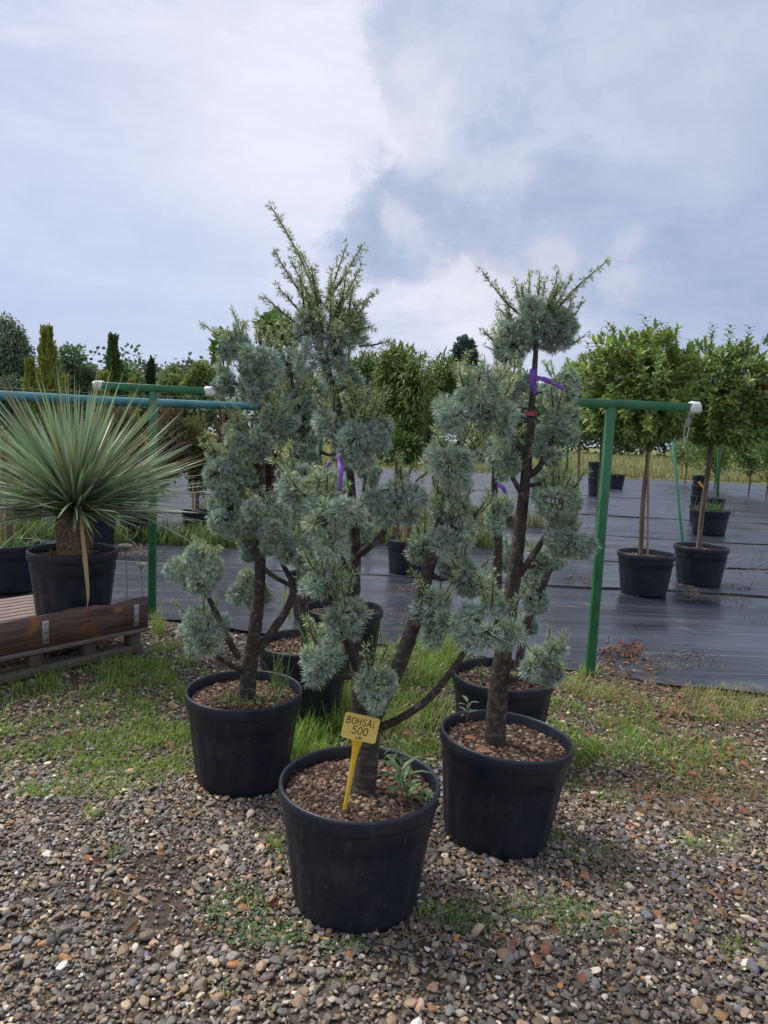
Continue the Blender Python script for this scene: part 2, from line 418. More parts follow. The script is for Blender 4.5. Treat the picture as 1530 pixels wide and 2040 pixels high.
def blades(mb, P, H, w, lean, C, az=None, cz=0.6, segs=4):
    """grass blades: bent tapering ribbons standing at P"""
    n = len(P)
    if az is None: az = rng.uniform(0, 2 * np.pi, n)
    d = np.stack([np.cos(az), np.sin(az), np.zeros(n)], 1); s = np.stack([-np.sin(az), np.cos(az), np.zeros(n)], 1)
    H = np.asarray(H, float).reshape(-1, 1) * np.ones((n, 1)); lean = np.asarray(lean, float).reshape(-1, 1) * np.ones((n, 1)); w = np.asarray(w, float).reshape(-1, 1) * np.ones((n, 1))
    rows = []; cols = []
    for i in range(segs + 1):
        t = i / segs; ang = lean * (0.25 + 1.3 * t)
        if i == 0: c = P.copy()
        else: c = c + H / segs * (d * np.sin(ang) + np.array([0, 0, 1.0]) * np.cos(ang))
        ww = w * (1 - t ** 1.7) + 0.0002
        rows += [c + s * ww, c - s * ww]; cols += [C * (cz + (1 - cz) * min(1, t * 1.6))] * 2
    V = np.stack(rows, 1).reshape(-1, 3); Cv = np.stack(cols, 1).reshape(-1, 3); k = 2 * (segs + 1)
    b = (np.arange(n) * k)[:, None]; F = np.concatenate([b + np.array([[2 * i, 2 * i + 1, 2 * i + 3, 2 * i + 2]]) for i in range(segs)])
    mb.add(V, F, Cv)
def jit(c, n, a=0.2):
    c = np.array(c, float); k = 1 + rng.uniform(-a, a, (n, 1)); h = 1 + rng.uniform(-a * 0.35, a * 0.35, (n, 3)); return c * k * h

ICO_V = None
def ico(sub=1):
    import bmesh
    bm = bmesh.new(); bmesh.ops.create_icosphere(bm, subdivisions=sub, radius=1.0)
    V = np.array([v.co[:] for v in bm.verts]); bm.verts.index_update(); F = np.array([[v.index for v in f.verts] for f in bm.faces]); bm.free(); return V, F
IV1, IF1 = ico(1); IV2, IF2 = ico(2)
def granules(mb, P, sz, C, flat=0.7, rough=0.2):
    n = len(P); iv, if_ = IV1, IF1; m = len(iv)
    sc = np.asarray(sz).reshape(-1, 1) * rng.uniform(0.7, 1.3, (n, 3)) * np.array([1, 1, flat])
    az = rng.uniform(0, 6.28, n); ca, sa = np.cos(az), np.sin(az)
    V = iv[None] * sc[:, None, :] * (1 + rng.uniform(-rough, rough, (n, m, 1)))
    V = np.stack([V[..., 0] * ca[:, None] - V[..., 1] * sa[:, None], V[..., 0] * sa[:, None] + V[..., 1] * ca[:, None], V[..., 2]], -1) + P[:, None, :]
    F = (if_[None] + (np.arange(n) * m)[:, None, None]).reshape(-1, 3)
    mb.add(V.reshape(-1, 3), F, np.repeat(C, m, axis=0))

# ------------------------------------------------------------------ ground
def sheet(name, poly, z, m, sub=None, hfun=None):
    """a gridded sheet over a convex quad poly (4 corners)"""
    nx, ny = sub or (1, 1); P = [np.array(p) for p in poly]; V = []
    for j in range(ny + 1):
        for i in range(nx + 1):
            u, v = i / nx, j / ny
            q = P[0] * (1 - u) * (1 - v) + P[1] * u * (1 - v) + P[2] * u * v + P[3] * (1 - u) * v
            V.append((q[0], q[1], z + (hfun(q[0], q[1]) if hfun else 0)))
    F = [(j * (nx + 1) + i, j * (nx + 1) + i + 1, (j + 1) * (nx + 1) + i + 1, (j + 1) * (nx + 1) + i) for j in range(ny) for i in range(nx)]
    mb = MB(); mb.add(V, F); return mb.build(name, m, smooth=True)
def gh(x, y):
    def ss(a, b, v):
        t = min(1, max(0, (v - a) / (b - a))); return t * t * (3 - 2 * t)
    return 0.045 - 0.073 * ss(1.85, 2.85, y) + 0.028 * ss(3.0, 4.6, y) + 0.008 * math.sin(2.1 * x + 1.3 * y) + 0.006 * math.sin(5.3 * x - 3.1 * y + 1) - 0.010

def ground_mat():
    m = mat('earth', (0.060, 0.044, 0.031), 0.95, noise=(2.2, (0.10, 0.077, 0.055), 0.4, 0.6), bump=(45, 1.0, 0.02))
    return m
MT['earth'] = ground_mat()
MT['field'] = mat('dry_meadow', (0.21, 0.19, 0.075), 0.95, noise=(0.35, (0.10, 0.15, 0.04), 0.4, 0.62), bump=(6, 1.0, 0.1))
kind(sheet('ground', [(-400, -60), (400, -60), (400, 900), (-400, 900)], -0.12, MT['earth']), 'structure')
kind(sheet('gravel_yard', [(-6, 0.2), (6, 0.2), (6, 5.6), (-6, 5.6)], 0.0, MT['earth'], (140, 80), gh), 'structure')

def fabric_mat():
    m = bpy.data.materials.new('weed_fabric'); m.use_nodes = True
    t = m.node_tree; n = t.nodes; l = t.links; p = n['Principled BSDF']
    co = n.new('ShaderNodeTexCoord').outputs['Object']
    def nz(scale, st=(1, 1, 1), det=5, rot=0):
        mp = n.new('ShaderNodeMapping'); mp.inputs['Scale'].default_value = st; mp.inputs['Rotation'].default_value = (0, 0, rot); l.new(co, mp.inputs['Vector'])
        x = n.new('ShaderNodeTexNoise'); x.inputs['Scale'].default_value = scale; x.inputs['Detail'].default_value = det; l.new(mp.outputs[0], x.inputs['Vector']); return x.outputs['Fac']
    def mr(v, a, b, c=0, d=1):
        x = n.new('ShaderNodeMapRange'); x.inputs['From Min'].default_value = a; x.inputs['From Max'].default_value = b
        x.inputs['To Min'].default_value = c; x.inputs['To Max'].default_value = d; l.new(v, x.inputs['Value']); return x.outputs[0]
    def mix(f, a, b):
        x = n.new('ShaderNodeMix'); x.data_type = 'RGBA'; l.new(f, x.inputs[0])
        for i, v in ((6, a), (7, b)):
            if isinstance(v, tuple): x.inputs[i].default_value = (*v, 1)
            else: l.new(v, x.inputs[i])
        return x.outputs[2]
    rz = R(4)
    c = mix(mr(nz(1.0, (0.5, 3, 1), 5, rz), 0.35, 0.65), (0.016, 0.019, 0.027), (0.034, 0.039, 0.053))
    c = mix(mr(nz(1, (0.35, 30, 1), 2, rz), 0.53, 0.72, 0, 0.6), c, (0.085, 0.098, 0.125))       # woven stripes
    c = mix(mr(nz(0.9), 0.62, 0.74, 0, 0.3), c, (0.10, 0.085, 0.07))            # dried mud
    c = mix(mr(nz(3, (1, 1, 1), 9), 0.60, 0.68, 0, 0.4), c, (0.15, 0.11, 0.08))
    l.new(c, p.inputs['Base Color'])
    l.new(mr(nz(1.3, (0.5, 1.5, 1)), 0.35, 0.65, 0.20, 0.46), p.inputs['Roughness'])
    p.inputs['Specular IOR Level'].default_value = 0.5
    ad = n.new('ShaderNodeMath'); ad.operation = 'ADD'
    a1 = nz(1, (1.2, 14, 1), 4, rz); m2 = n.new('ShaderNodeMath'); m2.operation = 'MULTIPLY'; m2.inputs[1].default_value = 1.8
    l.new(nz(1.6, (0.4, 2.0, 1), 3, rz), m2.inputs[0]); l.new(a1, ad.inputs[0]); l.new(m2.outputs[0], ad.inputs[1])
    b = n.new('ShaderNodeBump'); b.inputs['Strength'].default_value = 0.35; b.inputs['Distance'].default_value = 0.012
    l.new(ad.outputs[0], b.inputs['Height']); l.new(b.outputs[0], p.inputs['Normal'])
    return m
MT['fabric'] = fabric_mat()
EDGE = [(-9, 5.9), (-2.6, 5.35), (-1.2, 5.05), (0, 4.75), (1.0, 4.45), (1.6, 4.32), (2.2, 4.08), (3.2, 3.75), (6, 3.2), (9, 2.8)]
def edge_y(x):
    return float(np.interp(x, [e[0] for e in EDGE], [e[1] for e in EDGE])) + 0.05 * math.sin(3 * x) + 0.025 * math.sin(9.1 * x + 1)
mb = MB(); xs = np.linspace(-22, 24, 240); ys = np.linspace(0, 1, 200) ** 2
FAR = 33.0
V = []
for v in ys:
    for x in xs:
        ye = edge_y(x); y = ye + (FAR - ye) * v
        # overlap seams: low folds running across
        h = 0.006 * math.sin(0.9 * x + 2.2 * y) + 0.004 * math.sin(3.7 * x - 4.9 * y)
        V.append((x, y, 0.014 + h))
nx = len(xs)
F = [(j * nx + i, j * nx + i + 1, (j + 1) * nx + i + 1, (j + 1) * nx + i) for j in range(len(ys) - 1) for i in range(nx - 1)]
mb.add(V, F); kind(mb.build('weed_fabric', MT['fabric'], smooth=True), 'structure', 'wet black woven ground fabric')
# seams: folded edges of the next fabric width, laid as low strips
def seam(y0, slope, hh=0.03, w=0.05):
    mb = MB(); pts = []
    for x in np.linspace(-9, 14, 80):
        pts.append((x, y0 + slope * x + 0.03 * math.sin(2.3 * x + y0) + 0.01 * math.sin(11 * x), 0.012 + hh * 0.4 * (1 + math.sin(1.7 * x + y0 * 3)) * 0.5))
    tube(mb, pts, w * 0.35, 6, 1)
    return kind(mb.build('fabric_seam', MT['wire'], smooth=True), 'structure')
for y0, sl_ in ((7.15, -0.06), (8.9, -0.08), (11.5, -0.1), (15.0, -0.12), (20.5, -0.1)): seam(y0, sl_, 0.015, 0.03)
kind(sheet('meadow', [(-300, 32.0), (300, 32.0), (300, 800), (-300, 800)], 0.02, MT['field']), 'structure')

# ------------------------------------------------------------------ gravel (stuff, instanced pebbles)
pcol = bpy.data.collections.new('pebble_shapes')
NV = 14
for k in range(NV):
    V, F = ico(3)
    r2 = np.random.RandomState(100 + k)
    for _ in range(11 + k % 5):                     # slice flats off for angular stones
        nn = nrm(r2.normal(size=3)); dcut = r2.uniform(0.48, 0.86); d = V @ nn; V = V - np.outer(np.maximum(d - dcut, 0) * 0.85, nn)
    V = V * np.array([1, r2.uniform(0.6, 0.95), r2.uniform(0.30, 0.60)])
    V += 0.03 * np.sin(V[:, [1, 2, 0]] * 5 + k)
    me = bpy.data.meshes.new('pebble'); me.from_pydata(V.tolist(), [], F.tolist()); me.polygons.foreach_set('use_smooth', np.ones(len(F), bool)); me.materials.append(MT['pebble'])
    o = bpy.data.objects.new('pebble', me); pcol.objects.link(o)
PAL = np.array([(0.070, 0.066, 0.064), (0.105, 0.098, 0.090), (0.155, 0.140, 0.122), (0.12, 0.092, 0.068), (0.20, 0.145, 0.092), (0.30, 0.225, 0.15), (0.24, 0.22, 0.20), (0.47, 0.41, 0.33), (0.62, 0.58, 0.52), (0.27, 0.14, 0.06), (0.15, 0.16, 0.18)])
PW = np.array([14, 20, 18, 14, 12, 8, 8, 4.5, 1.4, 1.5, 4.5]); PW /= PW.sum()
PAL2 = PAL * np.array([1.27, 1.20, 1.10])
def scatter_instances(name, P, rot, scl, C, label):
    n = len(P); me = bpy.data.meshes.new(name); me.vertices.add(n); me.vertices.foreach_set('co', P.ravel())
    for nm, ty, dat, key in (('rot', 'FLOAT_VECTOR', rot, 'vector'), ('scl', 'FLOAT_VECTOR', scl, 'vector')):
        a = me.attributes.new(nm, ty, 'POINT'); a.data.foreach_set(key, dat.ravel())
    a = me.attributes.new('col', 'FLOAT_COLOR', 'POINT'); a.data.foreach_set('color', np.concatenate([C, np.ones((n, 1))], 1).ravel())
    a = me.attributes.new('idx', 'INT', 'POINT'); a.data.foreach_set('value', rng.randint(0, NV, n).astype(np.int32))
    o = bpy.data.objects.new(name, me); COL.objects.link(o); me.materials.append(MT['pebble'])
    g = bpy.data.node_groups.new('scatter_' + name, 'GeometryNodeTree')
    g.interface.new_socket('Geometry', in_out='INPUT', socket_type='NodeSocketGeometry'); g.interface.new_socket('Geometry', in_out='OUTPUT', socket_type='NodeSocketGeometry')
    gi = g.nodes.new('NodeGroupInput'); go = g.nodes.new('NodeGroupOutput'); ip = g.nodes.new('GeometryNodeInstanceOnPoints')
    ci = g.nodes.new('GeometryNodeCollectionInfo'); ci.inputs['Collection'].default_value = pcol; ci.inputs['Separate Children'].default_value = True; ci.inputs['Reset Children'].default_value = True
    def na(nm, ty):
        a = g.nodes.new('GeometryNodeInputNamedAttribute'); a.data_type = ty; a.inputs['Name'].default_value = nm
        return [s for s in a.outputs if s.enabled and s.name == 'Attribute'][0]
    e2 = g.nodes.new('FunctionNodeEulerToRotation')
    g.links.new(na('rot', 'FLOAT_VECTOR'), e2.inputs[0])
    g.links.new(gi.outputs[0], ip.inputs['Points']); g.links.new(ci.outputs[0], ip.inputs['Instance']); ip.inputs['Pick Instance'].default_value = True
    g.links.new(na('idx', 'INT'), ip.inputs['Instance Index']); g.links.new(e2.outputs[0], ip.inputs['Rotation']); g.links.new(na('scl', 'FLOAT_VECTOR'), ip.inputs['Scale'])
    g.links.new(ip.outputs[0], go.inputs[0])
    md = o.modifiers.new('scatter', 'NODES'); md.node_group = g
    return kind(o, 'stuff', label)
POTS_XY = []     # (x, y, r) filled below, gravel keeps clear of them
def pot_at_rim(px, py, wpx, D=0.48):
    """centre of a pot whose rim is wpx wide around pixel px,py; gives ground x, y and rim height"""
    zc = FPX * D / wpx
    r = ray(px, py); p = Vector((0, 0, CAMH)) + r * zc
    return p
pA = pot_at_rim(717, 1552, 321); pB = pot_at_rim(487, 1371, 230); pC = pot_at_rim(997, 1462, 264)
pD = pot_at_rim(1003, 1340, 203); pE = pot_at_rim(607, 1277, 186); pG = pot_at_rim(685, 1208, 158); pH = pot_at_rim(636, 1142, 124)
print('pots', [tuple(round(c, 3) for c in p) for p in (pA, pB, pC, pD, pE, pG, pH)])
for p, rr in ((pA, .18), (pB, .18), (pC, .18), (pD, .18), (pE, .18), (pG, .18)): POTS_XY.append((p.x, p.y, rr))

def gravel_points(n, ymin, ymax, smin, smax, med, seed):
    r2 = np.random.RandomState(seed)
    y = np.sqrt(r2.uniform(ymin ** 2, ymax ** 2, n)); x = r2.uniform(-1, 1, n) * (0.66 * y + 0.25)
    keep = np.ones(n, bool)
    for (a, b, rr) in POTS_XY: keep &= (x - a) ** 2 + (y - b) ** 2 > rr ** 2
    ey = np.array([edge_y(v) for v in x]); keep &= y < ey - 0.03 + r2.normal(0, 0.05, n)
    # bare earthy hollows as in the photograph
    for (px, py, rr) in ((300, 1840, 0.10), (330, 1745, 0.10), (250, 1800, .06)):
        g = gp(px, py); dd = np.hypot((x - g.x), (y - g.y)); keep &= (dd > rr) | (r2.rand(n) < 0.35)
    x, y = x[keep], y[keep]; n = len(x)
    s = np.clip(np.exp(r2.normal(math.log(med), 0.42, n)), smin, smax)
    z = np.array([gh(a, b) for a, b in zip(x, y)]) + s * 0.22 + 0.002 + r2.uniform(0, 0.006, n)
    rot = np.stack([r2.normal(0, 0.35, n), r2.normal(0, 0.35, n), r2.uniform(0, 6.28, n)], 1)
    scl = np.repeat(s[:, None], 3, 1)
    pi = r2.choice(len(PAL2), n, p=PW); C = PAL2[pi] * (1 + r2.uniform(-0.25, 0.25, (n, 1))) * (1 + r2.uniform(-0.06, 0.06, (n, 3)))
    return np.stack([x, y, z], 1), rot, scl, np.clip(C, 0.02, 0.8)
sets = [gravel_points(44000, 1.15, 2.9, 0.003, 0.014, 0.0063, 1), gravel_points(6500, 1.15, 2.9, 0.008, 0.022, 0.0108, 2),
        gravel_points(260, 1.15, 2.9, 0.014, 0.028, 0.0175, 3), gravel_points(42000, 2.75, 5.2, 0.004, 0.018, 0.0085, 4)]
scatter_instances('gravel', *[np.concatenate([s[i] for s in sets]) for i in range(4)], 'mixed river gravel covering the yard')

# ------------------------------------------------------------------ pots and soil
def pot_profile(Rt, Rb, H, soil):
    k = H
    pr = [(0.001, 0.004), (Rb * 0.93, 0.004), (Rb * 0.97, 0.0), (Rb, 0.012), (Rb * 1.01, 0.03)]
    fl = [0, 0, 0, 0.0, 0.0]
    for t in (0.12, 0.3, 0.5, 0.66): pr.append((Rb + (Rt * 0.93 - Rb) * t / 0.78, H * t)); fl.append(0.010)
    pr += [(Rb + (Rt * 0.93 - Rb) * 0.90, H * 0.70), (Rt * 0.935, H * 0.715), (Rt * 0.945, H * 0.85), (Rt * 0.945, H * 0.868),
           (Rt * 0.985, H * 0.872), (Rt * 0.995, H * 0.885), (Rt * 1.0, H * 0.975), (Rt * 0.992, H * 0.993), (Rt * 0.975, H), (Rt * 0.955, H * 0.993), (Rt * 0.945, H * 0.975)]
    fl += [0] * 11
    pr += [(Rt * 0.93, H * soil - 0.02)]; fl += [0]
    return pr, fl
def make_pot(parent, c, Rt, Rb, H, soil=0.87, seg=96, tilt=None, nbits=900, bitsz=0.006, bitcols=((0.16, 0.10, 0.065), (0.09, 0.05, 0.032), (0.24, 0.16, 0.10), (0.05, 0.03, 0.02)), bare=False, weeds=False):
    T = None
    if tilt is not None: T = np.array(Matrix.Rotation(tilt[0], 3, 'X') @ Matrix.Rotation(tilt[1], 3, 'Y'))
    pr, fl = pot_profile(Rt, Rb, H, soil)
    cut = 11
    mb = MB(); lathe(mb, pr[:cut + 2], seg, c, fl[:cut + 2], T); po = mb.build('pot', MT['pot'], parent, smooth=True)
    mb = MB(); lathe(mb, pr[cut + 1:], seg, c, None, T); mb.build('rim', MT['pot'], po, smooth=True)
    # soil: a lumpy disc
    zs = H * soil; rs = Rt * 0.93
    V = [(0, 0, zs + 0.008)]; nr, ns = 7, 36
    for i in range(1, nr + 1):
        for j in range(ns):
            a = 2 * np.pi * j / ns; r = rs * i / nr; V.append((r * math.cos(a), r * math.sin(a), zs + 0.008 * (1 - i / nr) + rng.uniform(-0.004, 0.004)))
    V = np.array(V)
    if T is not None: V = V @ T.T
    V = V + np.array(c)
    F3 = [(0, 1 + j, 1 + (j + 1) % ns) for j in range(ns)]
    F4 = [(1 + i * ns + j, 1 + (i + 1) * ns + j, 1 + (i + 1) * ns + (j + 1) % ns, 1 + i * ns + (j + 1) % ns) for i in range(nr - 1) for j in range(ns)]
    mb = MB(); mb.add(V, F4); mb.f.append(np.array(F3)); so_ = mb.build('soil', MT['soil'], parent, smooth=True)
    if nbits:
        a = rng.uniform(0, 6.28, nbits); r = rs * np.sqrt(rng.rand(nbits)) * 0.97
        P = np.stack([r * np.cos(a), r * np.sin(a), zs + 0.003 + rng.uniform(0, 0.005, nbits) + 0.008 * (1 - r / rs)], 1)
        if T is not None: P = P @ T.T
        P = P + np.array(c); bc = np.array(bitcols); C = bc[rng.randint(0, len(bc), nbits)] * (1 + rng.uniform(-0.3, 0.3, (nbits, 1)))
        mb = MB(); sz = np.clip(np.exp(rng.normal(math.log(bitsz), 0.4, nbits)), bitsz * .4, bitsz * 2.2)
        granules(mb, P, sz * 0.75, C, 0.75)
        # mulch splinters
        k = nbits; a = rng.uniform(0, 6.28, k); r = rs * np.sqrt(rng.rand(k)) * 0.97
        P = np.stack([r * np.cos(a), r * np.sin(a), zs + 0.008 + rng.uniform(0, 0.008, k)], 1)
        if T is not None: P = P @ T.T
        P = P + np.array(c); D = rdir(k); D[:, 2] *= 0.25; D = nrm(D); cc = jit((0.10, 0.055, 0.035), k, 0.5)
        needles(mb, P, D, rng.uniform(0.008, 0.03, k), 0.0012, cc, cc)
        kind(mb.build('mulch', MT['bits'], so_), 'stuff')
    return po, so_

# ------------------------------------------------------------------ cedar trees
C_BLUE = np.array((0.405, 0.505, 0.425)); C_BLUE2 = np.array((0.30, 0.415, 0.285)); C_YEL = np.array((0.47, 0.57, 0.25)); C_TIP = np.array((0.32, 0.43, 0.40))
def rosettes(mb, P, Nn, nper, Ln, w, cb, ct):
    n = len(P); k = nper
    z = rng.uniform(0.0, 1, (n, k)); ph = rng.uniform(0, 2 * np.pi, (n, k)); r = np.sqrt(1 - z ** 2)
    u, v = frame(Nn)
    D = u[:, None] * (r * np.cos(ph))[..., None] + v[:, None] * (r * np.sin(ph))[..., None] + Nn[:, None] * z[..., None]
    PP = P[:, None] + D * 0.003 + Nn[:, None] * rng.uniform(-0.006, 0.004, (n, k))[..., None]
    LL = (Ln[:, None] * rng.uniform(0.75, 1.1, (n, k))).ravel()
    vr = (1 + rng.uniform(-0.25, 0.25, (n, k, 1)))
    c0 = (cb[:, None] * 0.38 * vr).reshape(-1, 3); c1 = (ct[:, None] * vr).reshape(-1, 3)  # bases darkened in colour as shade inside the tufts; tips pale with bloom
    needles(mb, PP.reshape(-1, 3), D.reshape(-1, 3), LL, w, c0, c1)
def shoot(mb, tw, p, q, Ln, w, col, dens=1.0, tuft=True, bow=0.1):
    """a young twig from p to q, set with short yellow green needles and little tufts"""
    p = np.array(p, float); q = np.array(q, float); ln = np.linalg.norm(q - p); mid = (p + q) / 2 + rdir(1)[0] * ln * bow * 0.5 - np.array([0, 0, ln * 0.04])
    tube(tw, [p, mid, q], [0.0028 + 0.004 * ln, 0.0022 + 0.002 * ln, 0.0012], 5, 4, cap=False)
    n = max(12, int(ln * 620 * dens)); t = rng.uniform(0.02, 1, n)[:, None]
    C = (1 - t) ** 2 * p + 2 * t * (1 - t) * mid + t ** 2 * q; ax = nrm((q - p)[None])[0]
    D = nrm(rdir(n) + ax * 0.9); c = np.array(col) * (1 + rng.uniform(-0.2, 0.2, (n, 1)))
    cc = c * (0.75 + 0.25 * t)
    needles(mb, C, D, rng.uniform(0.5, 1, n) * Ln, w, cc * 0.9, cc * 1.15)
    if tuft:                                        # short spurs
        k = max(2, int(ln / 0.016)); t = np.linspace(0.12, 1.0, k)[:, None] + rng.uniform(-0.02, 0.02, (k, 1))
        t = np.clip(t, 0, 1); C = (1 - t) ** 2 * p + 2 * t * (1 - t) * mid + t ** 2 * q
        Nn = nrm(rdir(k) + ax * 0.8); rosettes(mb, C + Nn * 0.007, Nn, 16, np.full(k, Ln * 0.95), w, np.tile(np.array(col) * 0.95, (k, 1)), np.tile(np.array(col) * 1.15, (k, 1)))
def pad(mb, tw, c, rx, ry, rd, sc=1.0, dens=1.0, nsh=4, yel=0.26, ncl=8, shl=0.075):
    """one clipped cloud of needle tufts around c, lobed; rx, rd, ry are half sizes along x, y, z"""
    c = np.array(c, float); cl = rdir(ncl); cl *= rng.uniform(0.5, 0.98, (ncl, 1)); cl[:, 2] *= 0.9
    cr = rng.uniform(0.28, 0.5, ncl); S3 = np.array([rx, rd, ry]); P = []; Nn = []
    cl = np.vstack([cl, [[0, 0, 0]]]); cr = np.append(cr, 0.6)
    rad = (rx + ry + rd) / 3
    nper = int(dens * 75 * (rad / 0.10) ** 1.4) + 5
    for i in range(len(cr)):
        k = int(nper * (cr[i] / 0.45) ** 1.5); d = rdir(k); d[:, 2] += 0.12; d = nrm(d); q = cl[i] + d * cr[i] * rng.uniform(0.82, 1.05, (k, 1))
        ok = np.ones(k, bool)
        for j in range(len(cr)):
            if j != i: ok &= np.linalg.norm(q - cl[j], axis=1) > cr[j] * 0.85
        P.append(q[ok]); Nn.append(nrm(d[ok] + 0.35 * q[ok]))
    P = np.concatenate(P); Nn = np.concatenate(Nn); h = P[:, 2].copy()
    P = c + P * S3; md = 0.0175 * sc * (1 if dens > .85 else 1.15); keep = []
    for i in range(len(P)):
        if not keep or np.min(np.sum((P[keep] - P[i]) ** 2, 1)) > md * md: keep.append(i)
    P = P[keep]; Nn = Nn[keep]; h = h[keep]; n = len(P)
    blue = rng.uniform(0, 1, (n, 1)); cb = C_BLUE * blue + C_BLUE2 * (1 - blue); cb = cb * (1 + rng.uniform(-0.28, 0.2, (n, 1)))
    yl = (rng.rand(n, 1) < (yel * (0.6 + 1.1 * np.clip(h, 0, 1)))[:, None]) * rng.uniform(0.3, 0.8, (n, 1)); cb = cb * (1 - yl) + C_YEL * yl
    Ln = np.full(n, 0.0255) * sc * rng.uniform(0.75, 1.2, n)
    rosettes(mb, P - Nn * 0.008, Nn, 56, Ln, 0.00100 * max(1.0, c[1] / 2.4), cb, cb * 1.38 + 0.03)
    # inner twigs
    for i in rng.choice(n, min(n, 22), replace=False):
        m_ = c + (P[i] - c) * 0.5 + rdir(1)[0] * 0.01
        tube(tw, [c - np.array([0, 0, ry * 0.4]), m_, P[i]], [0.005, 0.003, 0.0016], 5, 3, cap=False)
    for _ in range(nsh):
        a = rng.uniform(0, 6.28); d = np.array([math.cos(a) * rng.uniform(0.1, 0.95), math.sin(a) * rng.uniform(0.1, 0.95), rng.uniform(0.55, 1.0)]); d /= np.linalg.norm(d)
        p = c + d * S3 * 0.75; q = p + d * np.array([1, 1, 1.1]) * rng.uniform(0.35, 1.2) * shl
        shoot(mb, tw, p, q, 0.017 * sc, 0.0013, C_YEL * rng.uniform(0.8, 1.1), 1.3)

def cedar(label, base, rimH, potR, potB, treeY, trunk, branches, pads, shoots=(), tilt=None, group='cloud pruned blue cedars in black pots', detail=1.0, soilkw={}):
    """trunk/branches: lists of (px, py, dY, radius m); pads: (px, py, rx px, ry px, dY, number of shoots)"""
    gz = gh(base.x, base.y) + 0.004
    root = thing('potted_cedar', label, 'potted tree', (base.x, base.y, gz), group)
    make_pot(root, (base.x, base.y, gz), potR, potB, rimH - gz, tilt=tilt, **soilkw)
    def pt(q): return np.array(at(q[0], q[1], treeY + q[2]))
    mb = MB(); segs = []
    P = [pt(q) for q in trunk]; rad = [q[3] * (0.86 - 0.24 * i / len(trunk)) for i, q in enumerate(trunk)]
    P = [P[0] - np.array([0, 0, 0.06])] + P; rad = [rad[0] * 1.15] + rad
    segs.append(tube(mb, P, rad, 14, 7, 0.07))
    # root flare and knots
    for b in branches:
        segs.append(tube(mb, [pt(q) for q in b], [q[3] for q in b], 9, 6, 0.07))
    allp = np.concatenate(segs)
    for q in pads:
        c = pt((q[0], q[1], q[4])); lowbias = allp[:, 2] < c[2] + 0.01
        cand = allp[lowbias] if lowbias.sum() > 3 else allp
        d = np.linalg.norm(cand - c, axis=1); j = np.argmin(d); s = cand[j]
        if d[j] > 0.03:
            m1 = s * 0.65 + c * 0.35 + np.array([0, 0, -0.12 * d[j]])
            tube(mb, [s, m1, c], [0.0095, 0.0075, 0.005], 7, 5, 0.08)
    tk = mb.build('trunk', MT['bark'], root, smooth=True)
    for q in pads:
        c = pt((q[0], q[1], q[4])); Y = treeY + q[4]; s = Y / FPX
        mb = MB(); tw = MB(); rx, ry = q[2] * s, q[3] * s
        nsh = q[5] if len(q) > 5 else 3
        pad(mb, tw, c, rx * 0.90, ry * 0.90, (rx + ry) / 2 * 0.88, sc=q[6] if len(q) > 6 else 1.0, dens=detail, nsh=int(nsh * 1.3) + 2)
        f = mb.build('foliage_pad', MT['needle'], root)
        tw.build('twig', MT['bark'], f, smooth=True)
    if shoots:
        mb = MB(); tw = MB()
        for (x0, y0, x1, y1, z1) in shoots:
            shoot(mb, tw, pt((x0, y0, 0)), pt((x1, y1, z1)), 0.017, 0.0014, C_YEL * rng.uniform(0.8, 1.12), 1.25, True, 0.14)
        f = mb.build('young_shoots', MT['needle'], root); tw.build('twig', MT['bark'], f, smooth=True)
    return root

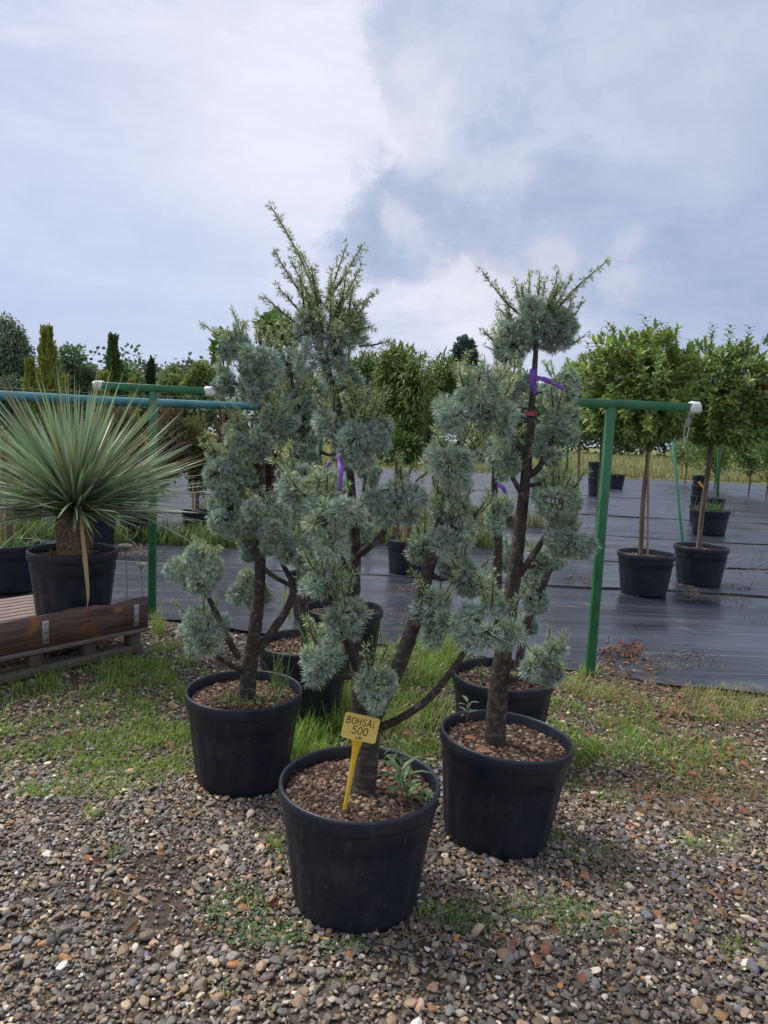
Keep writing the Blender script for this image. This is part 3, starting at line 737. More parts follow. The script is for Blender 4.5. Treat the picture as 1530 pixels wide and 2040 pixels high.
# front tree A
cedar('front blue cedar with two forked stems, its pot holding the yellow price tag', pA, pA.z, .24, .185, pA.y,
  [(722, 1605, 0, .047), (727, 1540, 0, .043), (733, 1470, 0, .041), (722, 1400, 0, .040), (712, 1330, 0.02, .028), (706, 1200, 0.05, .024), (708, 1090, 0.05, .021), (700, 980, 0.05, .018), (692, 880, 0.05, .016), (668, 790, 0.03, .017), (642, 700, 0.02, .014), (632, 620, 0, .010)],
  [[(735, 1450, 0, .024), (770, 1380, -.02, .023), (805, 1300, -.02, .022), (835, 1210, 0, .020), (852, 1140, 0, .018), (882, 1020, 0, .013), (905, 920, 0, .011), (930, 840, 0, .008)],
   [(740, 1455, 0, .014), (790, 1435, -.04, .0115), (850, 1395, -.08, .011), (905, 1330, -.12, .010), (935, 1280, -.14, .007)],
   [(712, 1335, 0.0, .014), (690, 1270, -.02, .014), (668, 1215, -.04, .012), (640, 1170, -.05, .008)],
   [(708, 1110, .05, .012), (740, 1085, 0, .010), (775, 1045, 0, .009), (795, 1010, 0, .006)],
   [(706, 1150, .04, .010), (672, 1100, -.03, .009), (650, 1050, -.05, .006)],
   [(720, 1345, 0, .008), (680, 1350, -.03, .006), (650, 1335, -.04, .005)]],
  [(652, 700, 66, 62, 0.0, 8, 1.1), (610, 650, 38, 40, 0, 5), (690, 655, 42, 38, 0.03, 5), (718, 868, 62, 62, .0, 8), (665, 850, 42, 50, .05, 5), (650, 1028, 88, 78, -.07, 4, 1.15), (598, 975, 45, 42, 0.0, 3), (797, 985, 60, 64, 0, 3, 1.05),
   (655, 1165, 52, 34, -.05, 6), (690, 1225, 36, 62, -.05, 3, 1.1), (640, 1318, 56, 58, -.05, 1, 1.1), (740, 1375, 44, 50, -.10, 1),
   (938, 808, 78, 66, 0, 7, 1.1), (903, 925, 64, 64, -.02, 5, 1.1), (915, 1060, 60, 66, -.02, 6, 1.05), (868, 1228, 50, 62, -.05, 2, 1.1), (930, 1150, 58, 46, 0, 3), (978, 1250, 76, 62, -.14, 3, 1.15), (845, 1090, 36, 40, .05, 3), (880, 1010, 34, 36, .06, 2), (985, 830, 40, 44, .06, 4), (700, 760, 30, 30, .08, 4)],
  [(634, 600, 540, 412, 0), (628, 620, 545, 497, .03), (625, 640, 555, 573, -.03), (615, 660, 526, 590, .04), (650, 600, 690, 490, .02), (652, 600, 722, 488, -.02), (665, 620, 716, 536, 0), (668, 630, 712, 562, .05), (680, 640, 745, 586, 0), (690, 665, 742, 650, -.04), (715, 690, 778, 678, 0), (640, 610, 598, 500, -.04), (636, 630, 580, 520, .05), (640, 640, 620, 530, -.08), (660, 640, 690, 540, -.07), (600, 680, 560, 640, -.06), (650, 700, 675, 635, -.12), (710, 800, 695, 752, -.02), (730, 810, 742, 760, 0), (750, 830, 770, 785, -.02), (640, 600, 600, 560, 0.05), (655, 600, 660, 545, .03)],
  soilkw=dict(nbits=3200, bitsz=0.0075, bitcols=((0.20, 0.125, 0.08), (0.11, 0.062, 0.04), (0.30, 0.21, 0.135), (0.04, 0.024, 0.018), (0.05, 0.03, 0.02))), detail=1.0)
# left tree B
cedar('left blue cedar with a low curved branch over the left rim of its weedy pot', pB, pB.z, .24, .185, pB.y,
  [(490, 1392, 0, .044), (497, 1330, 0, .038), (507, 1260, 0, .034), (516, 1180, 0, .030), (519, 1100, 0, .027), (521, 1010, .03, .022), (522, 930, .03, .018), (521, 850, .03, .015), (517, 770, .03, .012), (515, 700, .03, .009)],
  [[(492, 1340, 0, .012), (455, 1322, -.05, .011), (415, 1295, -.08, .009), (395, 1275, -.1, .007)],
   [(475, 1310, -.02, .012), (450, 1265, -.06, .013), (430, 1220, -.08, .012), (405, 1170, -.08, .009)],
   [(512, 1300, 0, .016), (548, 1250, .0, .018), (576, 1205, 0, .016), (583, 1165, 0, .014), (560, 1120, 0, .008)],
   [(520, 1128, 0, .010), (548, 1150, -.03, .009), (583, 1168, 0, .010)],
   [(518, 1110, 0, .016), (490, 1080, .03, .012), (460, 1040, .03, .009)]],
  [(400, 1138, 54, 60, -.08, 6, 1.1), (405, 1255, 62, 54, -.08, 2, 1.1), (497, 1188, 44, 46, .08, 3), (585, 1100, 54, 46, 0, 5), (545, 1075, 36, 36, -.04, 3), (462, 1025, 56, 62, 0, 5), (528, 1035, 52, 58, -.04, 5), (440, 935, 46, 52, 0.02, 6),
   (478, 965, 40, 42, .06, 2), (512, 885, 58, 42, .0, 6), (545, 842, 40, 36, 0, 5), (515, 722, 60, 56, .02, 5, 1.1), (470, 690, 32, 30, 0, 4), (500, 770, 36, 44, .02, 2), (445, 760, 26, 30, .05, 3), (620, 1140, 36, 38, 0.04, 3), (495, 1085, 34, 34, .06, 2), (470, 860, 26, 28, .06, 4)],
  [(480, 690, 400, 643, 0), (482, 680, 462, 617, 0), (470, 690, 430, 660, .04), (520, 690, 505, 640, 0), (490, 690, 478, 640, .03), (540, 830, 560, 770, 0), (550, 840, 590, 800, 0)],
  soilkw=dict(nbits=2600, bitsz=0.0075, bitcols=((0.05, 0.03, 0.02), (0.20, 0.125, 0.08), (0.09, 0.05, 0.034), (0.27, 0.18, 0.11), (0.06, 0.035, 0.025))))
# right tree C
cedar('right blue cedar with one straight stem, purple tape and a pad low over its rim', pC, pC.z, .24, .185, pC.y,
  [(985, 1500, 0, .046), (989, 1420, 0, .043), (997, 1340, 0, .042), (1010, 1250, 0, .038), (1022, 1160, 0, .034), (1035, 1060, 0, .029), (1046, 960, 0, .025), (1054, 880, 0, .021), (1060, 800, 0, .017), (1066, 720, 0, .014), (1070, 650, 0, .010)],
  [[(1030, 1150, 0, .013), (1060, 1110, -.03, .012), (1085, 1070, -.03, .009)],
   [(1050, 950, 0, .012), (1075, 930, -.02, .011), (1098, 880, -.02, .008)],
   [(1044, 900, 0, .012), (1020, 870, 0, .010), (1000, 850, 0, .008)],
   [(1040, 985, 0, .010), (1020, 950, 0, .008)],
   [(1000, 1360, 0, .011), (1040, 1350, -.04, .010), (1085, 1340, -.05, .008)]],
  [(1070, 650, 72, 58, 0, 9, 1.1), (1025, 680, 40, 40, .03, 3), (1115, 665, 42, 46, .02, 5), (1105, 848, 48, 44, 0, 5), (1085, 900, 34, 34, 0, 2), (1012, 905, 46, 52, 0.02, 3), (1110, 1010, 66, 58, -.02, 5, 1.1), (1118, 1080, 56, 56, -.02, 3, 1.1), (1085, 1320, 50, 46, -.05, 4, 1.1), (1105, 1345, 34, 34, -.04, 0),
   (1020, 770, 44, 36, 0, 4), (985, 1190, 30, 30, .1, 2), (1085, 960, 36, 36, .06, 3), (1075, 1120, 34, 36, .06, 2)],
  [(1040, 630, 960, 540, 0), (1045, 620, 1027, 562, 0), (1058, 610, 1056, 545, .02), (1080, 610, 1086, 560, 0), (1090, 610, 1112, 536, 0), (1105, 610, 1140, 548, 0), (1115, 610, 1212, 518, 0), (1040, 650, 990, 610, .03), (1130, 640, 1160, 600, 0), (1130, 690, 1168, 665, 0), (1020, 640, 1005, 590, .03), (1070, 620, 1075, 545, -.04), (1060, 640, 1040, 570, -.05), (1095, 620, 1120, 570, -.04)],
  tilt=(R(-1.5), R(3.5)),
  soilkw=dict(nbits=2600, bitsz=0.0075, bitcols=((0.05, 0.03, 0.02), (0.20, 0.125, 0.08), (0.09, 0.05, 0.034), (0.30, 0.21, 0.135), (0.06, 0.035, 0.025))))
# trees behind
cedar('blue cedar behind the right cedar, its pot half hidden with a creeper on the rim', pD, pD.z, .24, .185, pD.y,
  [(1000, 1345, 0, .034), (993, 1250, 0, .032), (990, 1160, 0, .030), (992, 1070, 0, .026), (985, 980, 0, .021), (990, 880, 0, .016), (1000, 780, 0, .012), (1010, 700, 0, .008)],
  [[(1030, 1335, 0, .020), (1050, 1240, 0, .020), (1080, 1170, 0, .018), (1105, 1100, 0, .014), (1112, 1040, 0, .01)], [(992, 1060, 0, .012), (1020, 1030, 0, .01)]],
  [(985, 1030, 34, 44, 0, 3), (965, 905, 34, 30, 0, 4), (1060, 1180, 40, 60, .05, 2), (1085, 1120, 46, 40, .05, 2), (1112, 775, 42, 40, 0.1, 2), (1005, 700, 38, 44, 0, 6), (990, 770, 36, 44, 0, 3), (1130, 800, 26, 30, .1, 2), (1050, 1250, 26, 30, .05, 2), (1010, 1110, 30, 34, .1, 2)],
  [(1000, 690, 962, 655, 0), (1000, 680, 990, 630, 0), (990, 700, 968, 690, 0), (1005, 680, 1010, 630, 0)], detail=0.8, soilkw=dict(nbits=900, bitsz=0.008))
cedar('blue cedar crowded behind the left and front cedars, leafy weeds at its pot', pE, pE.z, .24, .185, pE.y,
  [(610, 1285, 0, .032), (602, 1180, 0, .030), (600, 1080, 0, .028), (604, 980, 0, .024), (606, 900, 0, .019), (598, 820, 0, .016), (582, 760, 0, .012), (575, 700, 0, .008)],
  [[(604, 960, 0, .012), (640, 900, 0, .009)]],
  [(600, 905, 50, 44, 0, 6), (640, 830, 42, 40, 0, 5), (590, 800, 40, 36, 0, 6), (570, 715, 44, 40, 0, 6), (560, 855, 30, 34, 0, 4), (630, 780, 32, 34, .05, 5), (615, 965, 34, 30, .0, 3), (690, 900, 34, 40, .05, 3)],
  [(560, 700, 510, 620, 0), (575, 690, 560, 640, 0), (600, 790, 585, 740, 0), (610, 790, 640, 740, 0)], detail=0.8, soilkw=dict(nbits=700, bitsz=0.008))
cedar('small blue cedar in the middle row, rim showing right of the front stem', pG, pG.z, .24, .185, pG.y,
  [(690, 1215, 0, .028), (700, 1150, 0, .026), (712, 1080, 0, .022), (722, 1000, 0, .018), (728, 940, 0, .010)],
  [],
  [(728, 1075, 28, 38, 0, 3), (740, 1000, 26, 30, 0, 4), (735, 940, 30, 30, 0, 5), (650, 1120, 40, 34, .0, 3), (690, 1040, 30, 30, 0, 2)], detail=0.7, soilkw=dict(nbits=500, bitsz=0.008))
pH.z = pH.z
cedar('small dark blue cedar farthest back, its rim just above the middle row', pH, max(.3, pH.z), .235, .18, pH.y,
  [(640, 1150, 0, .026), (645, 1080, 0, .022), (660, 1000, 0, .018), (665, 950, 0, .010)], [],
  [(655, 1080, 34, 30, 0, 3), (650, 960, 44, 34, 0, 4), (610, 1010, 30, 34, 0, 3)], detail=0.6, soilkw=dict(nbits=300, bitsz=0.009))

# ------------------------------------------------------------------ price tag
def price_tag():
    Yt = pA.y - 0.06
    A = np.array(at(682, 1622, Yt - 0.06)); B = np.array(at(709, 1478, Yt - 0.055))
    ctr = np.array(at(718, 1450, Yt - 0.05))
    sx = Yt / FPX
    ang = R(-12.5)
    xv = np.array(rc) * math.cos(ang) + np.array(uc) * math.sin(ang); zv = -np.array(rc) * math.sin(ang) + np.array(uc) * math.cos(ang)
    # turn a little so that it is a plate in the world
    yv = np.cross(zv, xv); yv /= np.linalg.norm(yv)
    root = thing('price_tag', 'yellow plastic stake tag reading BOHSAI 500 LEI stuck in the front pot', 'price tag', tuple(A))
    w, h, t = 36 * sx, 26 * sx, 0.0016; r = 6 * sx
    pts = []
    for (cx, cz, a0) in ((w - r, h - r, 0), (-w + r, h - r, 90), (-w + r, -h + r, 180), (w - r, -h + r, 270)):
        for k in range(6):
            a = R(a0 + k * 18); pts.append((cx + r * math.cos(a), cz + r * math.sin(a)))
    n = len(pts)
    def pl(x, z, y=0): return ctr + xv * x + zv * z + yv * y
    mb = MB(); fr = [pl(x, z, -t) for x, z in pts]; bk = [pl(x, z, t) for x, z in pts]
    mb.add(fr + bk, [[i, (i + 1) % n, n + (i + 1) % n, n + i] for i in range(n)])
    mb.add(fr, [list(range(n))]); mb.add(bk, [list(range(n))[::-1]])
    plate = mb.build('plate', MT['yellow_plate'], root)
    # stake with flared neck, x-section tapering
    mb = MB(); top = pl(-1 * sx, -h * 0.98)
    prof = [(0.0, 13 * sx), (0.08, 8 * sx), (0.2, 5.5 * sx), (0.6, 4.5 * sx), (1.0, 4.0 * sx)]
    q = A - np.array([0, 0, 0.03]); 
    for (t0, w0), (t1, w1) in zip(prof[:-1], prof[1:]):
        a = top * (1 - t0) + q * t0; b = top * (1 - t1) + q * t1; V = []
        for pnt, ww in ((a, w0), (b, w1)):
            V += [pnt - xv * ww - yv * 0.0015, pnt + xv * ww - yv * 0.0015, pnt + xv * ww + yv * 0.0015, pnt - xv * ww + yv * 0.0015]
        mb.add(V, [(0, 1, 5, 4), (1, 2, 6, 5), (2, 3, 7, 6), (3, 0, 4, 7)])
    # centre rib
    tube(mb, [top * 0.9 + q * 0.1 - yv * 0.0015, q - yv * 0.0015], [1.2 * sx, 1.0 * sx], 6, 1)
    mb.build('stake', MT['yellow'], root)
    G = {  # pen strokes in a 0..1 x 0..1 cell
     'B': [[(.12, 0), (.2, 1)], [(0, .92), (.55, 1.02), (.85, .85), (.75, .62), (.2, .52)], [(.2, .52), (.8, .48), (.9, .2), (.6, -.02), (.02, .03)]],
     'O': [[(.5, 1), (.15, .8), (.08, .4), (.3, .03), (.7, .02), (.92, .35), (.88, .8), (.55, 1.0), (.4, .93)]],
     'H': [[(.12, 1), (.12, 0)], [(.12, .55), (.5, .5), (.88, .55)], [(.88, 1.05), (.86, -.02)]],
     'S': [[(.9, .95), (.5, 1), (.15, .85), (.2, .6), (.7, .45), (.85, .2), (.55, 0), (.1, .05)]],
     'A': [[(.02, 0), (.45, 1.02), (.62, .9), (.9, -.03)], [(.1, .32), (.85, .4)]],
     'i': [[(.5, .6), (.45, 0)], [(.5, .88), (.56, .98)]],
     '5': [[(.95, .98), (.25, 1), (.18, .55), (.6, .62), (.9, .35), (.75, .05), (.3, 0), (.05, .12)]],
     '0': [[(.55, 1), (.2, .8), (.1, .35), (.35, .02), (.75, .08), (.95, .5), (.82, .9), (.5, 1.0)]],
     'L': [[(.2, 1), (.1, .15), (.3, .02), (.9, .1)]],
     'E': [[(.9, .9), (.3, .85), (.3, .5), (.8, .5)], [(.3, .5), (.2, .08), (.95, .05)]]}
    mb = MB()
    def write(s, x0, z0, cw, ch, gap, lw, slant=0.08, rise=0):
        x = x0
        for i, ch_ in enumerate(s):
            wc = cw * (0.45 if ch_ == 'i' else 1)
            for st in G[ch_]:
                P = np.array([(x + (u + slant * v) * wc, z0 + rise * i + v * ch) for u, v in st])
                P3 = np.array([(p[0], p[1], 0) for p in P]); Cc, _ = smooth_path(P3, [1] * len(P3), 4)
                for a, b in zip(Cc[:-1], Cc[1:]):
                    dd = b - a; ll = np.linalg.norm(dd)
                    if ll < 1e-9: continue
                    dd /= ll; pn = np.array([-dd[1], dd[0], 0]); a2 = a - dd * lw * .5; b2 = b + dd * lw * .5
                    mb.add([pl(*(a2 + pn * lw)[:2], -t - 0.0004), pl(*(b2 + pn * lw)[:2], -t - 0.0004), pl(*(b2 - pn * lw)[:2], -t - 0.0004), pl(*(a2 - pn * lw)[:2], -t - 0.0004)], [(0, 1, 2, 3)])
            x += wc + gap
    write('BOHSAi', -31 * sx, 5.5 * sx, 8.6 * sx, 13 * sx, 2.1 * sx, 0.85 * sx)
    write('500', -16 * sx, -13 * sx, 9.5 * sx, 14.5 * sx, 1.8 * sx, 0.95 * sx)
    write('LEi', -5 * sx, -22.5 * sx, 4.2 * sx, 5 * sx, 0.9 * sx, 0.7 * sx)
    mb.build('lettering', MT['ink'], plate)
price_tag()

# ------------------------------------------------------------------ ribbons
def ribbon(label, pts, w, m='purple', cat='ribbon', group='purple marking tapes on the cedars'):
    """pts: (px, py, Y)"""
    P = np.array([tuple(at(*q)) for q in pts]); Cc, _ = smooth_path(P, [1] * len(P), 6); n = len(Cc); T = nrm(np.gradient(Cc, axis=0))
    V = []
    for i in range(n):
        a = 0.5 * math.sin(i * 0.5); s = nrm(np.cross(T[i], np.array([math.sin(a), -1.0 * math.cos(a), 0.2]))[None])[0]
        ww = w * (1 - 0.5 * (i / n) ** 3); nn = np.cross(T[i], s) * 0.0005
        V += [Cc[i] + s * ww - nn, Cc[i] - s * ww - nn, Cc[i] - s * ww + nn, Cc[i] + s * ww + nn]
    F = []
    for i in range(n - 1):
        b = 4 * i
        for k in range(4): F.append((b + k, b + (k + 1) % 4, b + 4 + (k + 1) % 4, b + 4 + k))
    F += [(0, 3, 2, 1), (4 * n - 4, 4 * n - 3, 4 * n - 2, 4 * n - 1)]
    mb = MB(); mb.add(V - P[0], F); o = mb.build('marking_ribbon', MATS_R[m], org=None); o.location = P[0]
    return tag(o, label, cat, group)
MATS_R = MT
YC = pC.y
ribbon('wide purple tape knotted round the right cedar stem under its top pad', [(1063, 735, YC - .03), (1061, 760, YC - .032), (1065, 785, YC - .03)], 0.013)
ribbon('loose purple tape end blowing right from the right cedar stem', [(1066, 752, YC - .03), (1085, 756, YC - .05), (1108, 766, YC - .04), (1124, 776, YC - .03)], 0.009)
ribbon('long purple tape hanging on the front cedar stem above the big pad', [(674, 905, pA.y - .01), (679, 930, pA.y - .10), (677, 978, pA.y - .11)], 0.008)
ribbon('short purple tape behind the front cedar stem, left of the long one', [(657, 920, pA.y + .12), (650, 935, pA.y + .1), (648, 945, pA.y + .1)], 0.006)
ribbon('purple tape on the cedar stem behind, between front and right cedars', [(990, 965, pD.y - .03), (1002, 972, pD.y - .04), (1008, 985, pD.y - .04)], 0.010)
ribbon('small purple tape scrap low on the stem behind the front cedar', [(982, 1035, pD.y - .03), (986, 1052, pD.y - .04)], 0.006)
ribbon('tiny purple tape in the needles at the top left of the crowded cedar', [(556, 842, pE.y - .12), (562, 856, pE.y - .12)], 0.008)
# red band round stem C
mb = MB(); c = np.array(at(1058, 824, YC)); 
tube(mb, [c + np.array([0, 0, -0.008]), c + np.array([0, 0, 0.006])], [0.0215, 0.0215], 14, 1)
o = mb.build('marking_band', MT['red'], smooth=True, org=tuple(c)); tag(o, 'red tape band wrapped round the right cedar stem below the purple tape', 'tape')

# ------------------------------------------------------------------ T posts, caps, turnbuckle
def t_post(label, bx, by, tx, ty, Y, l_px, l_py, r_px, r_py, leftcap, rightcap, dYl=0, dYr=0):
    a = np.array(gp(bx, by)); Y = a[1]; b = np.array(at(tx, ty, Y))
    root = thing('frame_post', label, 'post', tuple(a), 'green T shaped shade posts')
    mb = MB(); beam(mb, a - np.array([0, 0, .03]), b, 0.05, 0.05, up=(0, 1, 0)); mb.build('upright', MT['green_paint'], root)
    p = np.array(at(l_px, l_py, Y + dYl)); q = np.array(at(r_px, r_py, Y + dYr))
    mb = MB(); beam(mb, p, q, 0.05, 0.05); mb.build('crossbar', MT['green_paint'] , root)
    dd = nrm((q - p)[None])[0]
    for on, e, s in ((leftcap, p, -1), (rightcap, q, 1)):
        if not on: continue
        V = np.clip(IV2 * 1.35, -1, 1) * (1 + rng.uniform(-0.12, 0.12, (len(IV2), 1))) * np.array([0.040, 0.030, 0.034])
        mb = MB(); mb.add(V + e + s * dd * 0.022, IF2); mb.build('end_wrap', MT['white'], root)
    return root, p, q
post_r, _, qr = t_post('near green T post with white wrapped bar end and hanging turnbuckle', 1174, 1350, 1217, 812, 4.2, 1130, 801, 1376, 812, False, True)
post_l, _, _ = t_post('green T post behind the spiky yucca, both bar ends wrapped in white', 303, 1222, 306, 780, 5.3, 203, 768, 412, 779, True, True)
# turnbuckle
tY = qr[1]
root = thing('turnbuckle', 'galvanised turnbuckle dangling from the white wrapped end of the right post bar', 'turnbuckle', tuple(at(1375, 828, tY)))
mb = MB(); s_ = 0.007
A1 = np.array(at(1372, 832, tY)); B1 = np.array(at(1362, 892, tY)); dz = B1 - A1
xr = np.array([1, 0, 0.15])
tube(mb, [A1 - dz * .25, A1], 0.0022, 6, 2); 
for s in (-1, 1): tube(mb, [A1 + dz * .02, A1 + dz * .08 + xr * s * .010, A1 + dz * .75 + xr * s * .010, A1 + dz * .82], 0.0028, 6, 3)
tube(mb, [A1, A1 + dz * .3], 0.0035, 6, 2); tube(mb, [A1 + dz * .62, A1 + dz * 1.0], 0.0035, 6, 2)
mb.build('buckle_body', MT['steel'], root, smooth=True)
mb = MB(); c = A1 + dz * 1.03; tube(mb, [c + np.array([math.cos(t) * .009, 0, math.sin(t) * .011]) for t in np.linspace(0, 6.2, 12)], 0.002, 5, 1); mb.build('eye', MT['steel'], root, smooth=True)
# pale leaning brace behind
a = np.array(gp(1360, 1082)); b = np.array(at(1340, 880, a[1] + 0.25)); mb = MB(); beam(mb, a, b, 0.035, 0.035, up=(0, 1, 0)); tb = np.array(at(1334, 800, a[1] + 0.35)); beam(mb, b, tb, 0.035, 0.035, up=(0, 1, 0))
tag(mb.build('brace_post', MT['green_dull'], org=tuple(a)), 'pale green leaning post between the two mophead trees', 'post')
for (lab, x0, y0, x1, y1, Y) in (('thin dark green post left of the near T post, under the leaf crowns', 1130, 940, 1134, 800, 24), ('green post at the right standing behind the pot stack', 1432, 960, 1436, 800, 21)):
    a = np.array(at(x0, y0, Y)); a[2] = 0; b = np.array(at(x1, y1, Y)); mb = MB(); beam(mb, a, b, 0.07, 0.07, up=(0, 1, 0)); tag(mb.build('frame_post', MT['green_paint'], org=tuple(a)), lab, 'post')

# ------------------------------------------------------------------ blue pipe
P = [np.array(at(-420, 765, 5.2)), np.array(at(0, 788, 6.3)), np.array(at(200, 798, 7.1)), np.array(at(400, 806, 8.0)), np.array(at(560, 812, 8.8)), np.array(at(640, 816, 9.4))]
root = thing('water_pipe', 'long teal blue water pipe slung on posts behind the yucca', 'pipe', tuple(P[0]))
mb = MB(); tube(mb, P, 0.045, 20, 8); mb.build('pipe_run', MT['pipe'], root, smooth=True)
for q in (P[-1], P[0]):
    mb = MB(); beam(mb, (q[0], q[1] + .07, 0), (q[0], q[1] + .07, q[2] + 0.1), 0.05, 0.05, up=(0, 1, 0)); mb.build('support_post', MT['green_paint'], root)
# guy wires with drops
for (lab, pts) in (('thin barbed wire strung under the left T bar above the pipe', [(-60, 770, 5.6), (120, 778, 5.6), (240, 788, 5.6), (420, 790, 5.6), (600, 792, 5.6)]),):
    mb = MB(); PP = [np.array(at(*q)) for q in pts]; Cc = tube(mb, PP, 0.0018, 4, 8)
    for q in Cc[::2]: 
        d = rdir(3); needles(mb, np.tile(q, (3, 1)), d, 0.015, 0.001, np.ones((3, 3)), np.ones((3, 3)))
    tag(mb.build('barbed_wire', MT['wire']), lab, 'wire')

# ------------------------------------------------------------------ pallet stand with live edge board
FE0, FE1 = np.array([-2.03, 3.76, 0]), np.array([-1.50, 4.41, 0])
dv = nrm((FE1 - FE0)[None])[0]; nv = np.array([-dv[1], dv[0], 0])
PZ = 0.19
def pp(s, t, z): return FE1 - dv * s + nv * t + np.array([0, 0, z])          # s: from the right end to the left, t: depth
A_pl = np.array([-dv, nv, [0, 0, 1]])
root = thing('pallet_stand', 'weathered wooden pallet platform under the yucca pot, with a live edge front board', 'pallet', tuple(FE1))
def plank(name, s0, s1, t0, t1, z0, z1, m, label=None, parent=None, bev=0.003):
    mb = MB(); c = pp((s0 + s1) / 2, (t0 + t1) / 2, (z0 + z1) / 2); box(mb, c, (s1 - s0, t1 - t0, z1 - z0), ax=A_pl, bev=bev)
    o = mb.build(name, MT[m], parent or root)
    if label: o['label'] = label
    return o
for t0 in (0.0, 0.52, 1.08): plank('runner_board', 0, 2.3, t0 + .003, t0 + .10, 0.0, 0.055, 'grey_wood')
for t0 in (0.0, 0.52, 1.08):
    for s0 in (0.0, .30, .62, 0.95, 1.5, 2.15): plank('block', s0 + .01, s0 + .085, t0 + .01, t0 + .09, 0.055, PZ - .045, 'grey_wood')
for t0 in (0.0, 0.52, 1.08): plank('stringer', -0.01, 2.3, t0 - (.055 if t0 == 0 else 0), t0 + .10, PZ - .045, PZ - .022, 'grey_wood')
t0 = 0.0; k = 0
while t0 < 1.15:
    plank('deck_board', 0, 2.3, t0 + .006, t0 + .074, PZ - .02, PZ, 'deck_wood'); t0 += .085
# live-edge front board: wavy top
n = 40; V = []; 
for i in range(n + 1):
    s = 2.3 * i / n - 0.01; hgt = 0.165 + 0.004 * math.sin(4 * s) - (0.022 * math.exp(-((s - .22) / .12) ** 2)) + (0.012 if s < .55 else 0) + 0.004 * rng.randn() * (s < .55)
    for (tt, z) in ((-0.035, PZ - 0.02), (-0.035, PZ + hgt - .008), (-0.028, PZ + hgt), (-0.006, PZ + hgt - 0.01), (-0.003, PZ - 0.02)):
        V.append(pp(s, tt, z))
F = [(i * 5 + j, i * 5 + (j + 1) % 5, (i + 1) * 5 + (j + 1) % 5, (i + 1) * 5 + j) for i in range(n) for j in range(5)]
mb = MB(); mb.add(V, F); mb.f.append(np.array([(4, 3, 2, 1, 0), tuple(n * 5 + j for j in range(5))]))
eb = mb.build('edge_board', MT['slab'], root); eb['label'] = 'reddish live edge slab with dark bark top'
plank('back_board', 0.75, 2.3, 1.19, 1.21, PZ - .02, PZ + .16, 'slab')
for s0 in (0.055, 0.62):
    br = plank('bracket', s0, s0 + .035, -0.039, -0.0352, PZ + .0, PZ + .135, 'steel', bev=0.0005)
    mb = MB()
    for z in (.02, .065, .115):
        for ss in (.010, .025): box(mb, pp(s0 + ss, -0.0405, PZ + z), (.006, .003, .006), ax=A_pl)
    mb.build('screw', MT['wire'], br)

# ------------------------------------------------------------------ yucca
py_ = at(146, 1093, 4.37)
yc = np.array([py_.x, py_.y, PZ])
root = thing('potted_yucca', 'big spiky blue green yucca with shaggy trunk in a black pot on the pallet', 'potted plant', tuple(yc))
make_pot(root, tuple(yc), .265, .205, py_.z - PZ, soil=.88, nbits=700, bitsz=0.009)
tb = np.array([py_.x + 0.01, py_.y, py_.z - .05]); tt = np.array(at(150, 1016, py_.y))
# trunk with overlapping leaf bases
mb = MB(); tube(mb, [tb, (tb + tt) / 2, tt], [0.088, 0.096, 0.105], 24, 5, 0.02, c=(0.10, 0.07, 0.045))
n = 2600; a = rng.uniform(0, 6.28, n); hh = rng.uniform(0, 1.0, n); rr = 0.088 + 0.018 * hh
P = tb + (tt - tb) * hh[:, None] + np.stack([np.cos(a) * rr, np.sin(a) * rr, np.zeros(n)], 1)
D = nrm(np.stack([np.cos(a) * .55, np.sin(a) * .55, np.full(n, -0.75) + 1.1 * (hh > .85)], 1)); C = jit((0.24, 0.165, 0.095), n, 0.4)
leaves(mb, P, D, rng.uniform(0.018, 0.034, n), 0.006, C, up=np.stack([np.cos(a), np.sin(a), np.ones(n)], 1))
mb.build('trunk', MT['yucca_trunk'], root)
mb = MB(); n = 780
u = rng.uniform(-0.12, 1, n); a = rng.uniform(0, 6.28, n); rr = np.sqrt(1 - u ** 2); D = np.stack([rr * np.cos(a), rr * np.sin(a), u], 1)
lenL = rng.uniform(0.55, 0.90, n) * (1 - 0.22 * (u < -0.05)); P0 = tt + np.array([0, 0, 0.0]) + D * 0.05 + np.array([0, 0, 1]) * (rng.uniform(-0.03, 0.07, n))[:, None]
w = rng.uniform(0.0060, 0.0100, n); up = np.array([[0, 0, 1.0]]) + rdir(n) * 0.5; s = nrm(np.cross(D, up)); nn = np.cross(s, D)
sag = rng.uniform(0.0, 0.10, n) * (1 + 3 * (rng.rand(n) < .06)) * (1.1 - u) ; tw = rng.uniform(-0.6, 0.6, n)
C = jit((0.235, 0.32, 0.18), n, 0.35); dead_ = rng.rand(n, 1) < .05; C = np.where(dead_, np.array((.28, .20, .10)), C); 
segs = 6; rows = []; cols = []
for i in range(segs + 1):
    t = i / segs; c = P0 + D * (lenL * t)[:, None] - np.array([[0, 0, 1]]) * (sag * t * t * lenL)[:, None]
    ang = (tw * t)[:, None]; s2 = s * np.cos(ang) + nn * np.sin(ang); ww = (w * (0.75 + 1.1 * t - 1.1 * t * t) * (1 - t ** 3.0))[:, None] + .0004
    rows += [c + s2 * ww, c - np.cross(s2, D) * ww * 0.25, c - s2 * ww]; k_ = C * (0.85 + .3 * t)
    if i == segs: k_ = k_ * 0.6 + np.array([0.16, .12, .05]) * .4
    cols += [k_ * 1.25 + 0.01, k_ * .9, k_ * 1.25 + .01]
V = np.stack(rows, 1).reshape(-1, 3); Cv = np.stack(cols, 1).reshape(-1, 3); k = 3 * (segs + 1); b = (np.arange(n) * k)[:, None]
F = np.concatenate([b + np.array([[3 * i + j, 3 * i + j + 1, 3 * i + j + 4, 3 * i + j + 3]]) for i in range(segs) for j in (0, 1)])
